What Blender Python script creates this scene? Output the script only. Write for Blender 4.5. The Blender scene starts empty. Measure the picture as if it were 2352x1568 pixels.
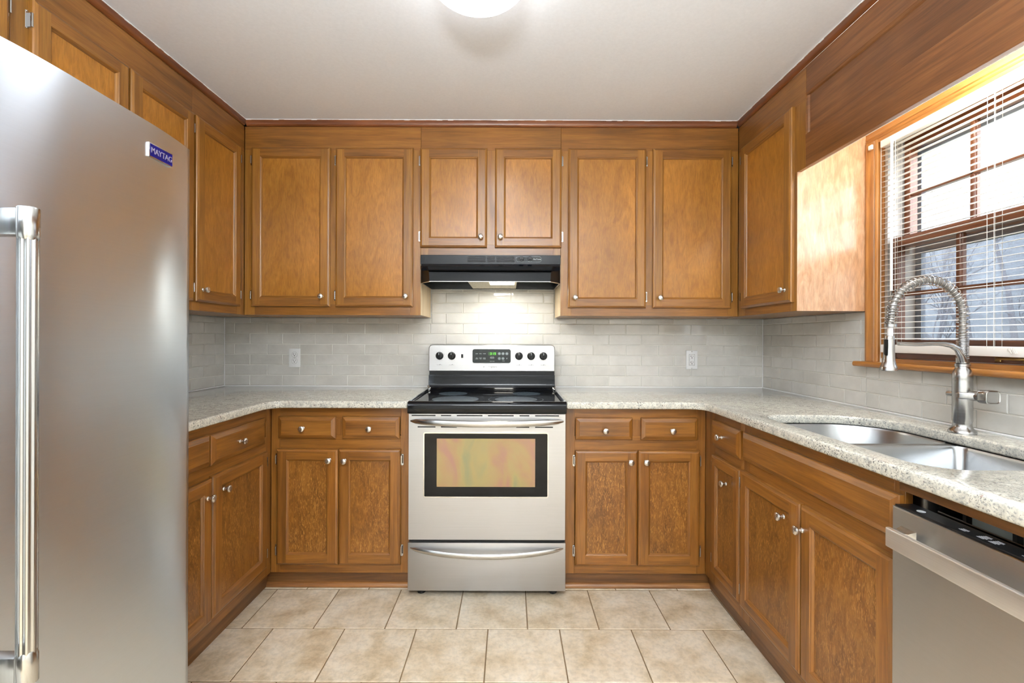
import bpy, bmesh, math, random
from mathutils import Vector, Matrix
random.seed(7)
PI = math.pi
C = bpy.context.scene.collection
SC = bpy.context.scene

# ------------------------------------------------------------------ camera
cam_d = bpy.data.cameras.new('camera')
cam = bpy.data.objects.new('camera', cam_d)
C.objects.link(cam)
cam_d.sensor_fit = 'HORIZONTAL'
cam_d.sensor_width = 36.0
cam_d.lens = 36.0 * 1055.0 / 2352.0
cam_d.shift_x = 4.0 / 2352.0
cam_d.shift_y = -8.0 / 2352.0
cam_d.clip_start = 0.02
cam.location = (0.0, 0.0, 1.25)
cam.rotation_euler = (Matrix.Rotation(PI / 2, 4, 'X') @ Matrix.Rotation(0.0035, 4, 'Z')).to_euler()
SC.camera = cam

# ------------------------------------------------------------------ world, light, exposure
SC.view_settings.view_transform = 'Standard'
SC.view_settings.look = 'None'
SC.view_settings.gamma = 1.0
SC.view_settings.use_curve_mapping = False
SC.view_settings.exposure = 1.02
SC.cycles.max_bounces = 7
SC.cycles.diffuse_bounces = 4
SC.cycles.glossy_bounces = 4
SC.cycles.transmission_bounces = 4
SC.cycles.transparent_max_bounces = 16
SC.cycles.caustics_reflective = False
SC.cycles.caustics_refractive = False
SC.cycles.sample_clamp_indirect = 6.0
SC.cycles.use_denoising = True
SKY = 6.5
DOME = 7.0
HOOD = 1.7
CEILFILL = 30.0
BOUNCE = 106.0
SINKLAMP = 7.0
w = bpy.data.worlds.new('overcast_sky')
SC.world = w
w.use_nodes = True
bg = w.node_tree.nodes['Background']
bg.inputs['Color'].default_value = (0.86, 0.935, 1.0, 1)
bg.inputs['Strength'].default_value = SKY


def portal(name, loc, rot, sx, sy):
    l = bpy.data.lights.new(name, 'AREA')
    l.shape = 'RECTANGLE'
    l.size, l.size_y = sx, sy
    l.cycles.is_portal = True
    o = bpy.data.objects.new(name, l)
    C.objects.link(o)
    o.location, o.rotation_euler = loc, rot


portal('window_daylight', (1.80, 1.54, 1.62), (0, PI / 2, 0), 0.96, 0.90)      # opening over the sink

# unseen, behind the viewer: a fill light added at the ceiling, and the photographer's lamp bounced off the ceiling


def area(name, loc, rot, sx, sy, watts, col):
    l = bpy.data.lights.new(name, 'AREA')
    l.shape = 'RECTANGLE'
    l.size, l.size_y = sx, sy
    l.energy = watts
    l.color = col
    o = bpy.data.objects.new(name, l)
    C.objects.link(o)
    o.location, o.rotation_euler = loc, rot


area('ceiling_fill_light', (-0.1, -1.15, 2.45), (0, 0, 0), 1.25, 0.65, CEILFILL, (0.925, 0.97, 1.0))
area('bounce_lamp_light', (-0.1, -0.75, 1.75), (PI, 0, 0), 0.6, 0.6, BOUNCE, (0.925, 0.97, 1.0))

# small bulb over the sink, hidden behind the valance board
_b = bpy.data.lights.new('sink_bulb_light', 'POINT')
_b.energy = SINKLAMP
_b.color = (1.0, 0.97, 0.92)
_b.shadow_soft_size = 0.035
_bo = bpy.data.objects.new('sink_bulb_light', _b)
C.objects.link(_bo)
_bo.location = (1.43, 1.41, 2.15)

# ------------------------------------------------------------------ helpers: materials


def lin(c):
    r = []
    for v in c:
        v = v / 255.0
        r.append(v / 12.92 if v <= 0.04045 else ((v + 0.055) / 1.055) ** 2.4)
    return tuple(r) + (1.0,)


class NT:
    def __init__(s, name):
        s.m = bpy.data.materials.new(name)
        s.m.use_nodes = True
        s.t = s.m.node_tree
        s.b = s.t.nodes['Principled BSDF']

    def n(s, kind, **kw):
        x = s.t.nodes.new(kind)
        for k, v in kw.items():
            if k in x.inputs:
                x.inputs[k].default_value = v
            else:
                setattr(x, k, v)
        return x

    def l(s, a, b):
        s.t.links.new(a, b)

    def set(s, **kw):
        for k, v in kw.items():
            s.b.inputs[k.replace('_', ' ')].default_value = v
        return s

    def coords(s, scale, rand=0.0):
        tc = s.n('ShaderNodeTexCoord')
        out = tc.outputs['Object']
        if rand:
            oi = s.n('ShaderNodeObjectInfo')
            ge = s.n('ShaderNodeNewGeometry')
            ad = s.n('ShaderNodeMath', operation='ADD')
            s.l(oi.outputs['Random'], ad.inputs[0])
            s.l(ge.outputs['Random Per Island'], ad.inputs[1])
            mu = s.n('ShaderNodeMath', operation='MULTIPLY')
            s.l(ad.outputs[0], mu.inputs[0])
            mu.inputs[1].default_value = rand
            va = s.n('ShaderNodeVectorMath', operation='ADD')
            s.l(out, va.inputs[0])
            s.l(mu.outputs[0], va.inputs[1])
            out = va.outputs[0]
        mp = s.n('ShaderNodeMapping')
        mp.inputs['Scale'].default_value = scale
        s.l(out, mp.inputs['Vector'])
        return mp.outputs['Vector']

    def noise(s, vec, scale, detail=4, rough=0.55, dist=0.0):
        x = s.n('ShaderNodeTexNoise')
        x.inputs['Scale'].default_value = scale
        x.inputs['Detail'].default_value = detail
        x.inputs['Roughness'].default_value = rough
        x.inputs['Distortion'].default_value = dist
        s.l(vec, x.inputs['Vector'])
        return x.outputs['Fac']

    def ramp(s, fac, stops):
        x = s.n('ShaderNodeValToRGB')
        e = x.color_ramp.elements
        while len(e) < len(stops):
            e.new(0.5)
        for i, (p, c) in enumerate(stops):
            e[i].position = p
            e[i].color = c if len(c) == 4 else tuple(c) + (1,)
        s.l(fac, x.inputs['Fac'])
        return x.outputs['Color']

    def mix(s, fac, a, b, mode='MIX'):
        x = s.n('ShaderNodeMix', data_type='RGBA', blend_type=mode)
        if isinstance(fac, (int, float)):
            x.inputs[0].default_value = fac
        else:
            s.l(fac, x.inputs[0])
        for i, v in ((6, a), (7, b)):
            if isinstance(v, tuple):
                x.inputs[i].default_value = v
            else:
                s.l(v, x.inputs[i])
        return x.outputs[2]

    def bump(s, h, strength, dist=0.001):
        x = s.n('ShaderNodeBump')
        x.inputs['Strength'].default_value = strength
        x.inputs['Distance'].default_value = dist
        s.l(h, x.inputs['Height'])
        s.l(x.outputs['Normal'], s.b.inputs['Normal'])


def plain(name, c, rough=0.5, metal=0.0, **kw):
    t = NT(name)
    t.set(Base_Color=lin(c), Roughness=rough, Metallic=metal, **kw)
    return t.m


G = lambda v: (v, v, v, 1)


def wood(name, grain, dark, mid, light, rough=0.34, figure=0.0, fleck=0.0, coat=0.25, blotch=0.17):
    """varnished stained wood; grain 'v' runs up, 'h' runs sideways, 'p' is a plywood panel with a broad figure"""
    t = NT(name)
    sc = {'v': (34, 34, 2.0), 'h': (2.0, 2.0, 34), 'p': (15, 15, 5.0)}[grain]
    v = t.coords(sc, 37.0)
    n1 = t.noise(v, 1.0, 6, 0.6, 2.2 if grain == 'p' else 0.7)
    col = t.ramp(n1, [(0.30, lin(dark)), (0.5, lin(mid)), (0.72, lin(light))])
    sc2 = {'v': (260, 260, 9), 'h': (9, 9, 260), 'p': (190, 190, 26)}[grain]
    v2 = t.coords(sc2, 11.0)
    n2 = t.noise(v2, 1.0, 3, 0.6, 0.3)
    pores = t.ramp(n2, [(0.35, G(0.74)), (0.6, G(1.05))])
    col = t.mix(0.75, col, pores, 'MULTIPLY')
    v3 = t.coords((2.6, 2.6, 1.7), 23.0)
    n3 = t.noise(v3, 1.0, 2, 0.5)
    blot = t.ramp(n3, [(0.32, G(1 - blotch * 1.15)), (0.68, G(1 + blotch * .85))])
    col = t.mix(1.0, col, blot, 'MULTIPLY')
    if fleck:
        v4 = t.coords((120, 120, 26), 5.0)
        n4 = t.noise(v4, 1.0, 3, 0.7, 2.2)
        m4 = t.noise(t.coords((4, 4, 4), 5.0), 1.0, 2)
        mm = t.n('ShaderNodeMath', operation='MULTIPLY')
        f4 = t.ramp(n4, [(0.50, G(0)), (0.66, G(1))])
        g4 = t.ramp(m4, [(0.30, G(fleck * .25)), (0.65, G(fleck))])
        t.l(f4, mm.inputs[0])
        t.l(g4, mm.inputs[1])
        col = t.mix(mm.outputs[0], col, lin((184, 130, 66)))
    t.l(col, t.b.inputs['Base Color'])
    t.set(Roughness=rough, Coat_Weight=coat, Coat_Roughness=0.22)
    t.bump(n2, 0.12, 0.0006)
    return t.m


def steel(name, c=(0.60, 0.60, 0.60), rough=0.28, aniso=0.75, rot=0.0, brush=(3, 3, 420), var=0.14):
    t = NT(name)
    v = t.coords(brush, 3.0)
    n = t.noise(v, 1.0, 3, 0.6)
    r = t.ramp(n, [(0.2, G(rough * (1 - var))), (0.8, G(rough * (1 + var)))])
    t.l(r, t.b.inputs['Roughness'])
    cc = t.ramp(n, [(0.2, G(1 - var * .4)), (0.8, G(1 + var * .3))])
    t.l(t.mix(1.0, tuple(c) + (1,), cc, 'MULTIPLY'), t.b.inputs['Base Color'])
    t.set(Metallic=1.0, Anisotropic=aniso, Anisotropic_Rotation=rot)
    tg = t.n('ShaderNodeCombineXYZ')          # brushed sideways: highlights stretch upwards
    for i, q in enumerate((0.01, 0.02, 1.0)):
        tg.inputs[i].default_value = q
    t.l(tg.outputs[0], t.b.inputs['Tangent'])
    return t.m


M = {}
M['up_v'] = wood('stained_upper_stile', 'v', (126, 81, 29), (147, 98, 37), (163, 114, 47))
M['up_h'] = wood('stained_upper_rail', 'h', (114, 72, 27), (136, 88, 35), (152, 103, 44))
M['up_p'] = wood('stained_upper_panel', 'p', (150, 97, 32), (166, 110, 38), (177, 121, 47), fleck=0.0)
M['lo_v'] = wood('stained_lower_stile', 'v', (104, 62, 21), (128, 80, 28), (144, 95, 38))
M['lo_h'] = wood('stained_lower_rail', 'h', (102, 60, 19), (130, 82, 29), (148, 98, 39))
M['lo_p'] = wood('worn_lower_panel', 'p', (98, 56, 15), (120, 74, 23), (136, 89, 33), fleck=0.85)
M['dark_h'] = wood('dark_soffit_wood', 'h', (100, 60, 28), (120, 74, 37), (134, 88, 47))
M['crown'] = wood('reddish_crown_wood', 'h', (92, 48, 22), (118, 66, 32), (134, 80, 42))
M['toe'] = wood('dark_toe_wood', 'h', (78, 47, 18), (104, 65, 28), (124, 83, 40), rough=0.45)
M['shoe'] = wood('oak_shoe_wood', 'h', (108, 66, 28), (136, 88, 42), (156, 108, 58), rough=0.45)
M['pale'] = wood('pale_hoodlit_ply', 'v', (222, 194, 152), (234, 210, 172), (242, 222, 188), rough=0.5, coat=0.0)  # unstained ply, its pale colour also carries the hood lamp's light
M['endp'] = wood('honey_end_panel_ply', 'p', (178, 130, 92), (192, 149, 112), (204, 166, 132), rough=0.3, fleck=0.0, coat=0.8, blotch=0.06)
M['case'] = wood('honey_window_casing', 'v', (144, 92, 40), (166, 110, 52), (182, 128, 68))
M['case_h'] = wood('honey_window_head', 'h', (144, 92, 40), (166, 110, 52), (182, 128, 68))
M['sash'] = wood('red_brown_sash', 'h', (96, 50, 24), (120, 66, 34), (138, 82, 46))
M['sash_v'] = wood('red_brown_sash_stile', 'v', (96, 50, 24), (120, 66, 34), (138, 82, 46))
M['steel'] = steel('brushed_steel_fridge', (0.70, 0.77, 0.85), 0.31, 0.65, var=0.05)
M['steel_r'] = steel('brushed_steel_range', (0.46, 0.455, 0.455), 0.32, 0.6)
M['steel_d'] = steel('brushed_steel_dishwasher', (0.58, 0.575, 0.57), 0.33, 0.8, var=0.07)
M['steel_p'] = steel('satin_steel_tube', (0.52, 0.515, 0.50), 0.22, 0.0, brush=(300, 300, 6))
M['nickel'] = steel('brushed_nickel', (0.68, 0.66, 0.63), 0.26, 0.0)
M['faucet'] = steel('spot_resist_steel', (0.47, 0.465, 0.46), 0.24, 0.0)
M['sink'] = steel('satin_sink_steel', (0.40, 0.41, 0.42), 0.27, 0.0, brush=(4, 4, 4), var=0.02)
M['bar'] = steel('pale_steel_bar', (0.90, 0.90, 0.89), 0.42, 0.4)
M['chrome'] = plain('chrome', (205, 205, 205), 0.08, 1.0)
M['brass'] = plain('aged_brass', (150, 122, 74), 0.35, 1.0)
M['black'] = plain('black_plastic', (16, 16, 17), 0.35, Specular_IOR_Level=0.3)
M['blackg'] = plain('black_gloss', (8, 9, 12), 0.06, Specular_IOR_Level=0.22)
M['hoodb'] = plain('black_enamel', (18, 20, 22), 0.25, Specular_IOR_Level=0.22)
M['hoodv'] = plain('glossy_navy_black_visor', (16, 19, 26), 0.12, Specular_IOR_Level=0.4)
M['hoodi'] = plain('dark_inner_enamel', (38, 52, 54), 0.16)
M['knobb'] = plain('black_knob', (14, 15, 17), 0.25, Specular_IOR_Level=0.3)
M['gap'] = plain('dark_gap', (14, 12, 10), 0.7)
M['white'] = plain('white_paint', (236, 236, 232), 0.5)
M['plate'] = plain('white_plastic', (236, 236, 236), 0.3)
M['slot'] = plain('socket_slot', (50, 45, 42), 0.6)
M['side'] = plain('grey_fridge_side', (120, 122, 124), 0.5)
M['blue'] = plain('navy_badge', (16, 16, 96), 0.3, Specular_IOR_Level=0.3)
M['silver'] = plain('badge_silver', (190, 186, 220), 0.25, 0.6)
M['ink'] = plain('grey_print', (110, 108, 106), 0.5)
M['inkw'] = plain('white_print', (205, 210, 212), 0.5)
M['disp'] = plain('charcoal_display', (46, 50, 50), 0.35, Specular_IOR_Level=0.2)
M['btn'] = plain('grey_touch_pad', (112, 120, 122), 0.4)
M['vinyl'] = plain('white_blind_vinyl', (246, 243, 238), 0.4)
M['cord'] = plain('white_cord', (235, 232, 225), 0.7)
M['alu'] = plain('storm_window_aluminium', (120, 128, 140), 0.5, 0.3)
M['liner'] = plain('grey_jamb_liner', (190, 186, 182), 0.5)
M['insul'] = plain('grey_insulation', (150, 158, 156), 0.8)
M['hose'] = plain('grey_hose', (150, 146, 142), 0.35, 0.5)
M['hosew'] = plain('white_hose', (225, 225, 225), 0.4)
M['rubber'] = plain('black_rubber', (22, 22, 22), 0.6)
M['caulk'] = plain('white_caulk', (240, 240, 240), 0.5)
M['bark'] = plain('grey_bark', (104, 107, 116), 0.9)
M['patio'] = plain('pale_concrete_patio', (205, 202, 196), 0.9)
M['lawn'] = plain('winter_lawn', (84, 90, 78), 0.95)
M['grout'] = plain('tile_grout', (232, 230, 222), 0.85)
M['fgrout'] = plain('brown_floor_grout', (118, 96, 68), 0.9)


def emis(name, c, s):
    t = NT(name)
    t.set(Base_Color=lin(c), Emission_Color=lin(c), Emission_Strength=s, Roughness=0.4)
    return t.m


M['dome'] = emis('lit_opal_glass', (246, 250, 255), DOME)
M['lens'] = emis('lit_hood_lens', (255, 248, 226), 4.0)
M['led'] = emis('green_led', (92, 200, 40), 0.9)
M['ledbg'] = plain('green_led_window', (44, 78, 36), 0.3)


def ceiling_mat():
    t = NT('painted_ceiling')
    n = t.noise(t.coords((1, 1, 1)), 90, 4)
    t.l(t.ramp(n, [(0.3, lin((236, 239, 244))), (0.7, lin((241, 244, 249)))]), t.b.inputs['Base Color'])
    t.set(Roughness=0.75)
    t.bump(n, 0.1, 0.001)
    return t.m


def tile_mat(name, a, b, rough=0.07):
    t = NT(name)
    ge = t.n('ShaderNodeNewGeometry')
    n = t.noise(t.coords((1, 1, 1), 9.0), 9, 4, 0.6)
    base = t.ramp(ge.outputs['Random Per Island'], [(0.0, lin(a)), (1.0, lin(b))])
    mott = t.ramp(n, [(0.3, G(0.90)), (0.7, G(1.06))])
    t.l(t.mix(1.0, base, mott, 'MULTIPLY'), t.b.inputs['Base Color'])
    t.set(Roughness=rough, Coat_Weight=0.4, Coat_Roughness=0.04)
    h = t.noise(t.coords((1, 1, 1.6), 13.0), 22, 2, 0.5, 0.4)
    t.bump(h, 0.3, 0.0025)
    return t.m


def floor_mat():
    t = NT('beige_floor_tile')
    ge = t.n('ShaderNodeNewGeometry')
    n = t.noise(t.coords((1, 1, 1), 17.0), 7, 6, 0.62, 0.3)
    c = t.ramp(n, [(0.30, lin((182, 158, 126))), (0.43, lin((206, 187, 158))), (0.55, lin((221, 205, 181))), (0.72, lin((231, 219, 200)))])
    n2 = t.noise(t.coords((1, 1, 1), 17.0), 60, 3, 0.6)
    c = t.mix(1.0, c, t.ramp(n2, [(0.35, G(0.86)), (0.58, G(1.02))]), 'MULTIPLY')
    isl = t.ramp(ge.outputs['Random Per Island'], [(0, G(0.95)), (1, G(1.03))])
    c = t.mix(1.0, c, isl, 'MULTIPLY')
    t.l(c, t.b.inputs['Base Color'])
    t.set(Roughness=0.42)
    t.bump(n2, 0.15, 0.001)
    return t.m


def granite_mat():
    t = NT('speckled_granite')
    v = t.coords((1, 1, 1))
    n1 = t.noise(v, 45, 6, 0.7, 0.4)
    c = t.ramp(n1, [(0.26, lin((150, 150, 146))), (0.40, lin((192, 190, 180))), (0.55, lin((216, 213, 200))), (0.72, lin((230, 228, 218)))])
    n2 = t.noise(t.coords((1.2, 0.8, 1)), 170, 4, 0.65, 0.4)
    c = t.mix(t.ramp(n2, [(0.53, G(0)), (0.62, G(0.7))]), c, lin((128, 130, 132)))
    n3 = t.noise(v, 190, 3, 0.6, 0.3)
    m3 = t.noise(v, 7, 3, 0.6)
    mm = t.n('ShaderNodeMath', operation='MULTIPLY')
    t.l(t.ramp(n3, [(0.575, G(0)), (0.62, G(1))]), mm.inputs[0])
    t.l(t.ramp(m3, [(0.40, G(0.1)), (0.60, G(1))]), mm.inputs[1])
    c = t.mix(mm.outputs[0], c, lin((52, 44, 48)))
    n4 = t.noise(v, 85, 2, 0.6)
    c = t.mix(t.ramp(n4, [(0.68, G(0)), (0.74, G(0.7))]), c, lin((112, 72, 66)))
    t.l(c, t.b.inputs['Base Color'])
    t.set(Roughness=0.13, Coat_Weight=0.3, Coat_Roughness=0.05)
    return t.m


def oven_glass_mat():
    t = NT('heat_tinted_oven_glass')
    n = t.noise(t.coords((5, 5, 2.2)), 1.4, 3, 0.5, 0.8)
    c = t.ramp(n, [(0.28, lin((146, 146, 100))), (0.40, lin((172, 154, 92))), (0.52, lin((178, 140, 92))), (0.62, lin((176, 122, 104))), (0.74, lin((166, 146, 88)))])
    t.l(t.mix(0.45, c, lin((96, 78, 48))), t.b.inputs['Base Color'])
    t.set(Roughness=0.10, Specular_IOR_Level=0.8)
    return t.m


def glass_mat():
    t = NT('window_glass')
    tr = t.n('ShaderNodeBsdfTransparent')
    gl = t.n('ShaderNodeBsdfGlossy')
    gl.inputs['Roughness'].default_value = 0.02
    lw = t.n('ShaderNodeLayerWeight')
    lw.inputs['Blend'].default_value = 0.5
    pw = t.n('ShaderNodeMath', operation='POWER')
    pw.inputs[1].default_value = 4.0
    t.l(lw.outputs['Facing'], pw.inputs[0])
    fr = t.n('ShaderNodeMath', operation='MULTIPLY_ADD')
    fr.inputs[1].default_value = 0.5
    fr.inputs[2].default_value = 0.04
    t.l(pw.outputs[0], fr.inputs[0])
    mx = t.n('ShaderNodeMixShader')
    t.l(fr.outputs[0], mx.inputs[0])
    t.l(tr.outputs[0], mx.inputs[1])
    t.l(gl.outputs[0], mx.inputs[2])
    t.l(mx.outputs[0], t.t.nodes['Material Output'].inputs['Surface'])
    return t.m


def screen_mat():
    t = NT('insect_screen_mesh')
    tr = t.n('ShaderNodeBsdfTransparent')
    df = t.n('ShaderNodeBsdfDiffuse')
    df.inputs['Color'].default_value = lin((114, 121, 137))
    n = t.noise(t.coords((1, 60, 240)), 6, 2)
    f = t.ramp(n, [(0.3, G(0.38)), (0.7, G(0.62))])
    mx = t.n('ShaderNodeMixShader')
    t.l(f, mx.inputs[0])
    t.l(tr.outputs[0], mx.inputs[1])
    t.l(df.outputs[0], mx.inputs[2])
    t.l(mx.outputs[0], t.t.nodes['Material Output'].inputs['Surface'])
    return t.m


def filter_mat():
    t = NT('perforated_filter_metal')
    vo = t.n('ShaderNodeTexVoronoi')
    vo.inputs['Scale'].default_value = 260
    tc = t.n('ShaderNodeTexCoord')
    t.l(tc.outputs['Object'], vo.inputs['Vector'])
    t.l(t.ramp(vo.outputs['Distance'], [(0.25, lin((120, 112, 92))), (0.45, lin((226, 218, 196)))]), t.b.inputs['Base Color'])
    t.set(Roughness=0.5)
    return t.m


def woods_mat():
    t = NT('hazy_bare_woods')
    n = t.noise(t.coords((1, 1, 2.5)), 1.6, 8, 0.75)
    t.l(t.ramp(n, [(0.3, lin((118, 126, 136))), (0.5, lin((138, 146, 156))), (0.7, lin((152, 159, 168)))]), t.b.inputs['Base Color'])
    t.set(Roughness=0.95)
    return t.m


M['woods'] = woods_mat()
M['ceil'] = ceiling_mat()
M['tile'] = tile_mat('glazed_grey_tile', (205, 202, 195), (214, 211, 205))
M['floor'] = floor_mat()
M['granite'] = granite_mat()
M['oveng'] = oven_glass_mat()
M['glass'] = glass_mat()
M['screen'] = screen_mat()
M['filter'] = filter_mat()

# ------------------------------------------------------------------ helpers: objects
WL = {}


def tag(o, label, cat, group=None):
    o['label'] = label
    o['category'] = cat
    if group:
        o['group'] = group
    return o


def thing(name, label, cat, loc, group=None):
    o = bpy.data.objects.new(name, None)
    o.empty_display_size = 0.05
    C.objects.link(o)
    o.location = loc
    WL[o] = Vector(loc)
    return tag(o, label, cat, group)


class MB:
    """collects shapes given in room coordinates and links them as ONE mesh object"""

    def __init__(s, fn=None):
        s.bm = bmesh.new()
        s.fn = fn or (lambda u, v, w: (u, v, w))

    def box(s, x0, x1, y0, y1, z0, z1, m=0, bev=0.0, seg=2):
        P = [s.fn(x, y, z) for x in (x0, x1) for y in (y0, y1) for z in (z0, z1)]
        V = [s.bm.verts.new(p) for p in P]
        F = [(0, 1, 3, 2), (4, 6, 7, 5), (0, 4, 5, 1), (2, 3, 7, 6), (0, 2, 6, 4), (1, 5, 7, 3)]
        fs = [s.bm.faces.new([V[i] for i in f]) for f in F]
        for f in fs:
            f.material_index = m
        if bev > 0:
            es = list({e for f in fs for e in f.edges})
            r = bmesh.ops.bevel(s.bm, geom=es, offset=bev, segments=seg, affect='EDGES', profile=0.6)
            for f in r['faces']:
                f.material_index = m
        return s

    def face(s, pts, m=0):
        f = s.bm.faces.new([s.bm.verts.new(s.fn(*p)) for p in pts])
        f.material_index = m
        return s

    def rings(s, rings, m=0, close=True, cap0=True, cap1=True):
        R = [[s.bm.verts.new(s.fn(*p)) for p in r] for r in rings]
        n = len(R[0])
        for a, b in zip(R[:-1], R[1:]):
            for i in range(n if close else n - 1):
                f = s.bm.faces.new((a[i], a[(i + 1) % n], b[(i + 1) % n], b[i]))
                f.material_index = m
        if cap0:
            s.bm.faces.new(R[0][::-1]).material_index = m
        if cap1:
            s.bm.faces.new(R[-1]).material_index = m
        return s

    def lathe(s, prof, org, axis=(0, 0, 1), n=24, m=0, caps=True):
        ax = Vector(axis).normalized()
        a = ax.orthogonal().normalized()
        b = ax.cross(a)
        o = Vector(org)
        rs = []
        for r, t in prof:
            r = max(r, 1e-5)
            rs.append([tuple(o + ax * t + (a * math.cos(2 * PI * i / n) + b * math.sin(2 * PI * i / n)) * r) for i in range(n)])
        return s.rings(rs, m, True, caps, caps)

    def tube(s, pts, rad, n=10, m=0, caps=True, flat=1.0):
        P = [Vector(p) for p in pts]
        rs = []
        T0 = (P[1] - P[0]).normalized()
        a = T0.orthogonal().normalized()
        for i, p in enumerate(P):
            t = (P[min(i + 1, len(P) - 1)] - P[max(i - 1, 0)]).normalized()
            a = (a - t * a.dot(t)).normalized()
            b = t.cross(a)
            r = rad[i] if isinstance(rad, (list, tuple)) else rad
            rs.append([tuple(p + (a * math.cos(2 * PI * k / n) * flat + b * math.sin(2 * PI * k / n)) * r) for k in range(n)])
        return s.rings(rs, m, True, caps, caps)

    def prism(s, poly, ax, a, b, m=0):
        """poly in the two other axes, swept along axis ax from a to b"""
        def P(p, t):
            q = list(p)
            q.insert(ax, t)
            return tuple(q)
        return s.rings([[P(p, a) for p in poly], [P(p, b) for p in poly]], m)

    def disc(s, c, r, axis=(0, 0, 1), n=28, m=0, th=0.0004, rin=0.0):
        if rin:
            return s.lathe([(rin, 0), (rin, th), (r, th), (r, 0), (rin, 0)], c, axis, n, m, caps=False)
        return s.lathe([(r, 0), (r, th)], c, axis, n, m)

    def build(s, name, mats, parent=None, loc=None, smooth=True, ang=35):
        bmesh.ops.recalc_face_normals(s.bm, faces=s.bm.faces)
        if parent is not None:
            off = WL[parent]
        else:
            off = Vector(loc or (0, 0, 0))
        bmesh.ops.translate(s.bm, verts=s.bm.verts, vec=-off)
        me = bpy.data.meshes.new(name)
        s.bm.to_mesh(me)
        s.bm.free()
        for k in (mats if isinstance(mats, (list, tuple)) else [mats]):
            me.materials.append(M[k])
        if smooth:
            for p in me.polygons:
                p.use_smooth = True
            me.set_sharp_from_angle(angle=math.radians(ang))
        o = bpy.data.objects.new(name, me)
        C.objects.link(o)
        if parent is not None:
            o.parent = parent
        else:
            o.location = off
        WL[o] = off
        return o


def struct(o):
    o['kind'] = 'structure'
    return o


def facing(f, plane):
    """(u along the run, v up, w out of the face) -> room coordinates"""
    return {'B': lambda u, v, w: (u, plane - w, v),
            'L': lambda u, v, w: (plane + w, u, v),
            'R': lambda u, v, w: (plane - w, u, v)}[f]


ROT = {'B': (PI / 2, 0, 0), 'L': (0, PI / 2, 0), 'R': (0, -PI / 2, 0)}
_mesh = {}


def place(name, key, maker, mats, parent, pos, rot):
    """a small repeated part: one mesh, many linked objects"""
    if key not in _mesh:
        b = maker()
        o = b.build(name, mats)
        _mesh[key] = o.data
        bpy.data.objects.remove(o)
    o = bpy.data.objects.new(name, _mesh[key])
    C.objects.link(o)
    o.parent = parent
    o.location = Vector(pos) - WL[parent]
    o.rotation_euler = rot
    WL[o] = Vector(pos)
    return o


def knob_maker():
    return MB().lathe([(0.0085, 0), (0.0085, 0.002), (0.0055, 0.005), (0.005, 0.012), (0.0085, 0.015), (0.0130, 0.0185), (0.0148, 0.0225),
                       (0.0140, 0.0265), (0.0105, 0.0295), (0.005, 0.0308), (0.0002, 0.031)], (0, 0, 0), n=24)


def text(body, size, f, plane, u, v, wofs, mat, parent, name, depth=0.0006, align='CENTER', flip=False, sx=1.0):
    cu = bpy.data.curves.new(name, 'FONT')
    cu.body = body
    cu.size = size
    cu.extrude = depth / 2
    cu.align_x = align
    cu.align_y = 'CENTER'
    cu.resolution_u = 3
    o = bpy.data.objects.new(name, cu)
    C.objects.link(o)
    bpy.context.view_layer.update()
    me = bpy.data.meshes.new_from_object(o.evaluated_get(bpy.context.evaluated_depsgraph_get()))
    bpy.data.objects.remove(o)
    mp = facing(f, plane)
    off = WL[parent]
    sg = -1 if flip else 1
    for vt in me.vertices:
        x, y, z = vt.co
        vt.co = Vector(mp(u + sg * x * sx, v + y, wofs + z)) - off
    if (f == 'L' and flip) or (f == 'R' and not flip) or (f == 'B' and flip):
        me.flip_normals()
    me.materials.clear()
    me.materials.append(M[mat])
    t = bpy.data.objects.new(name, me)
    C.objects.link(t)
    t.parent = parent
    WL[t] = off
    return t


# ------------------------------------------------------------------ cabinet pieces

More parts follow.
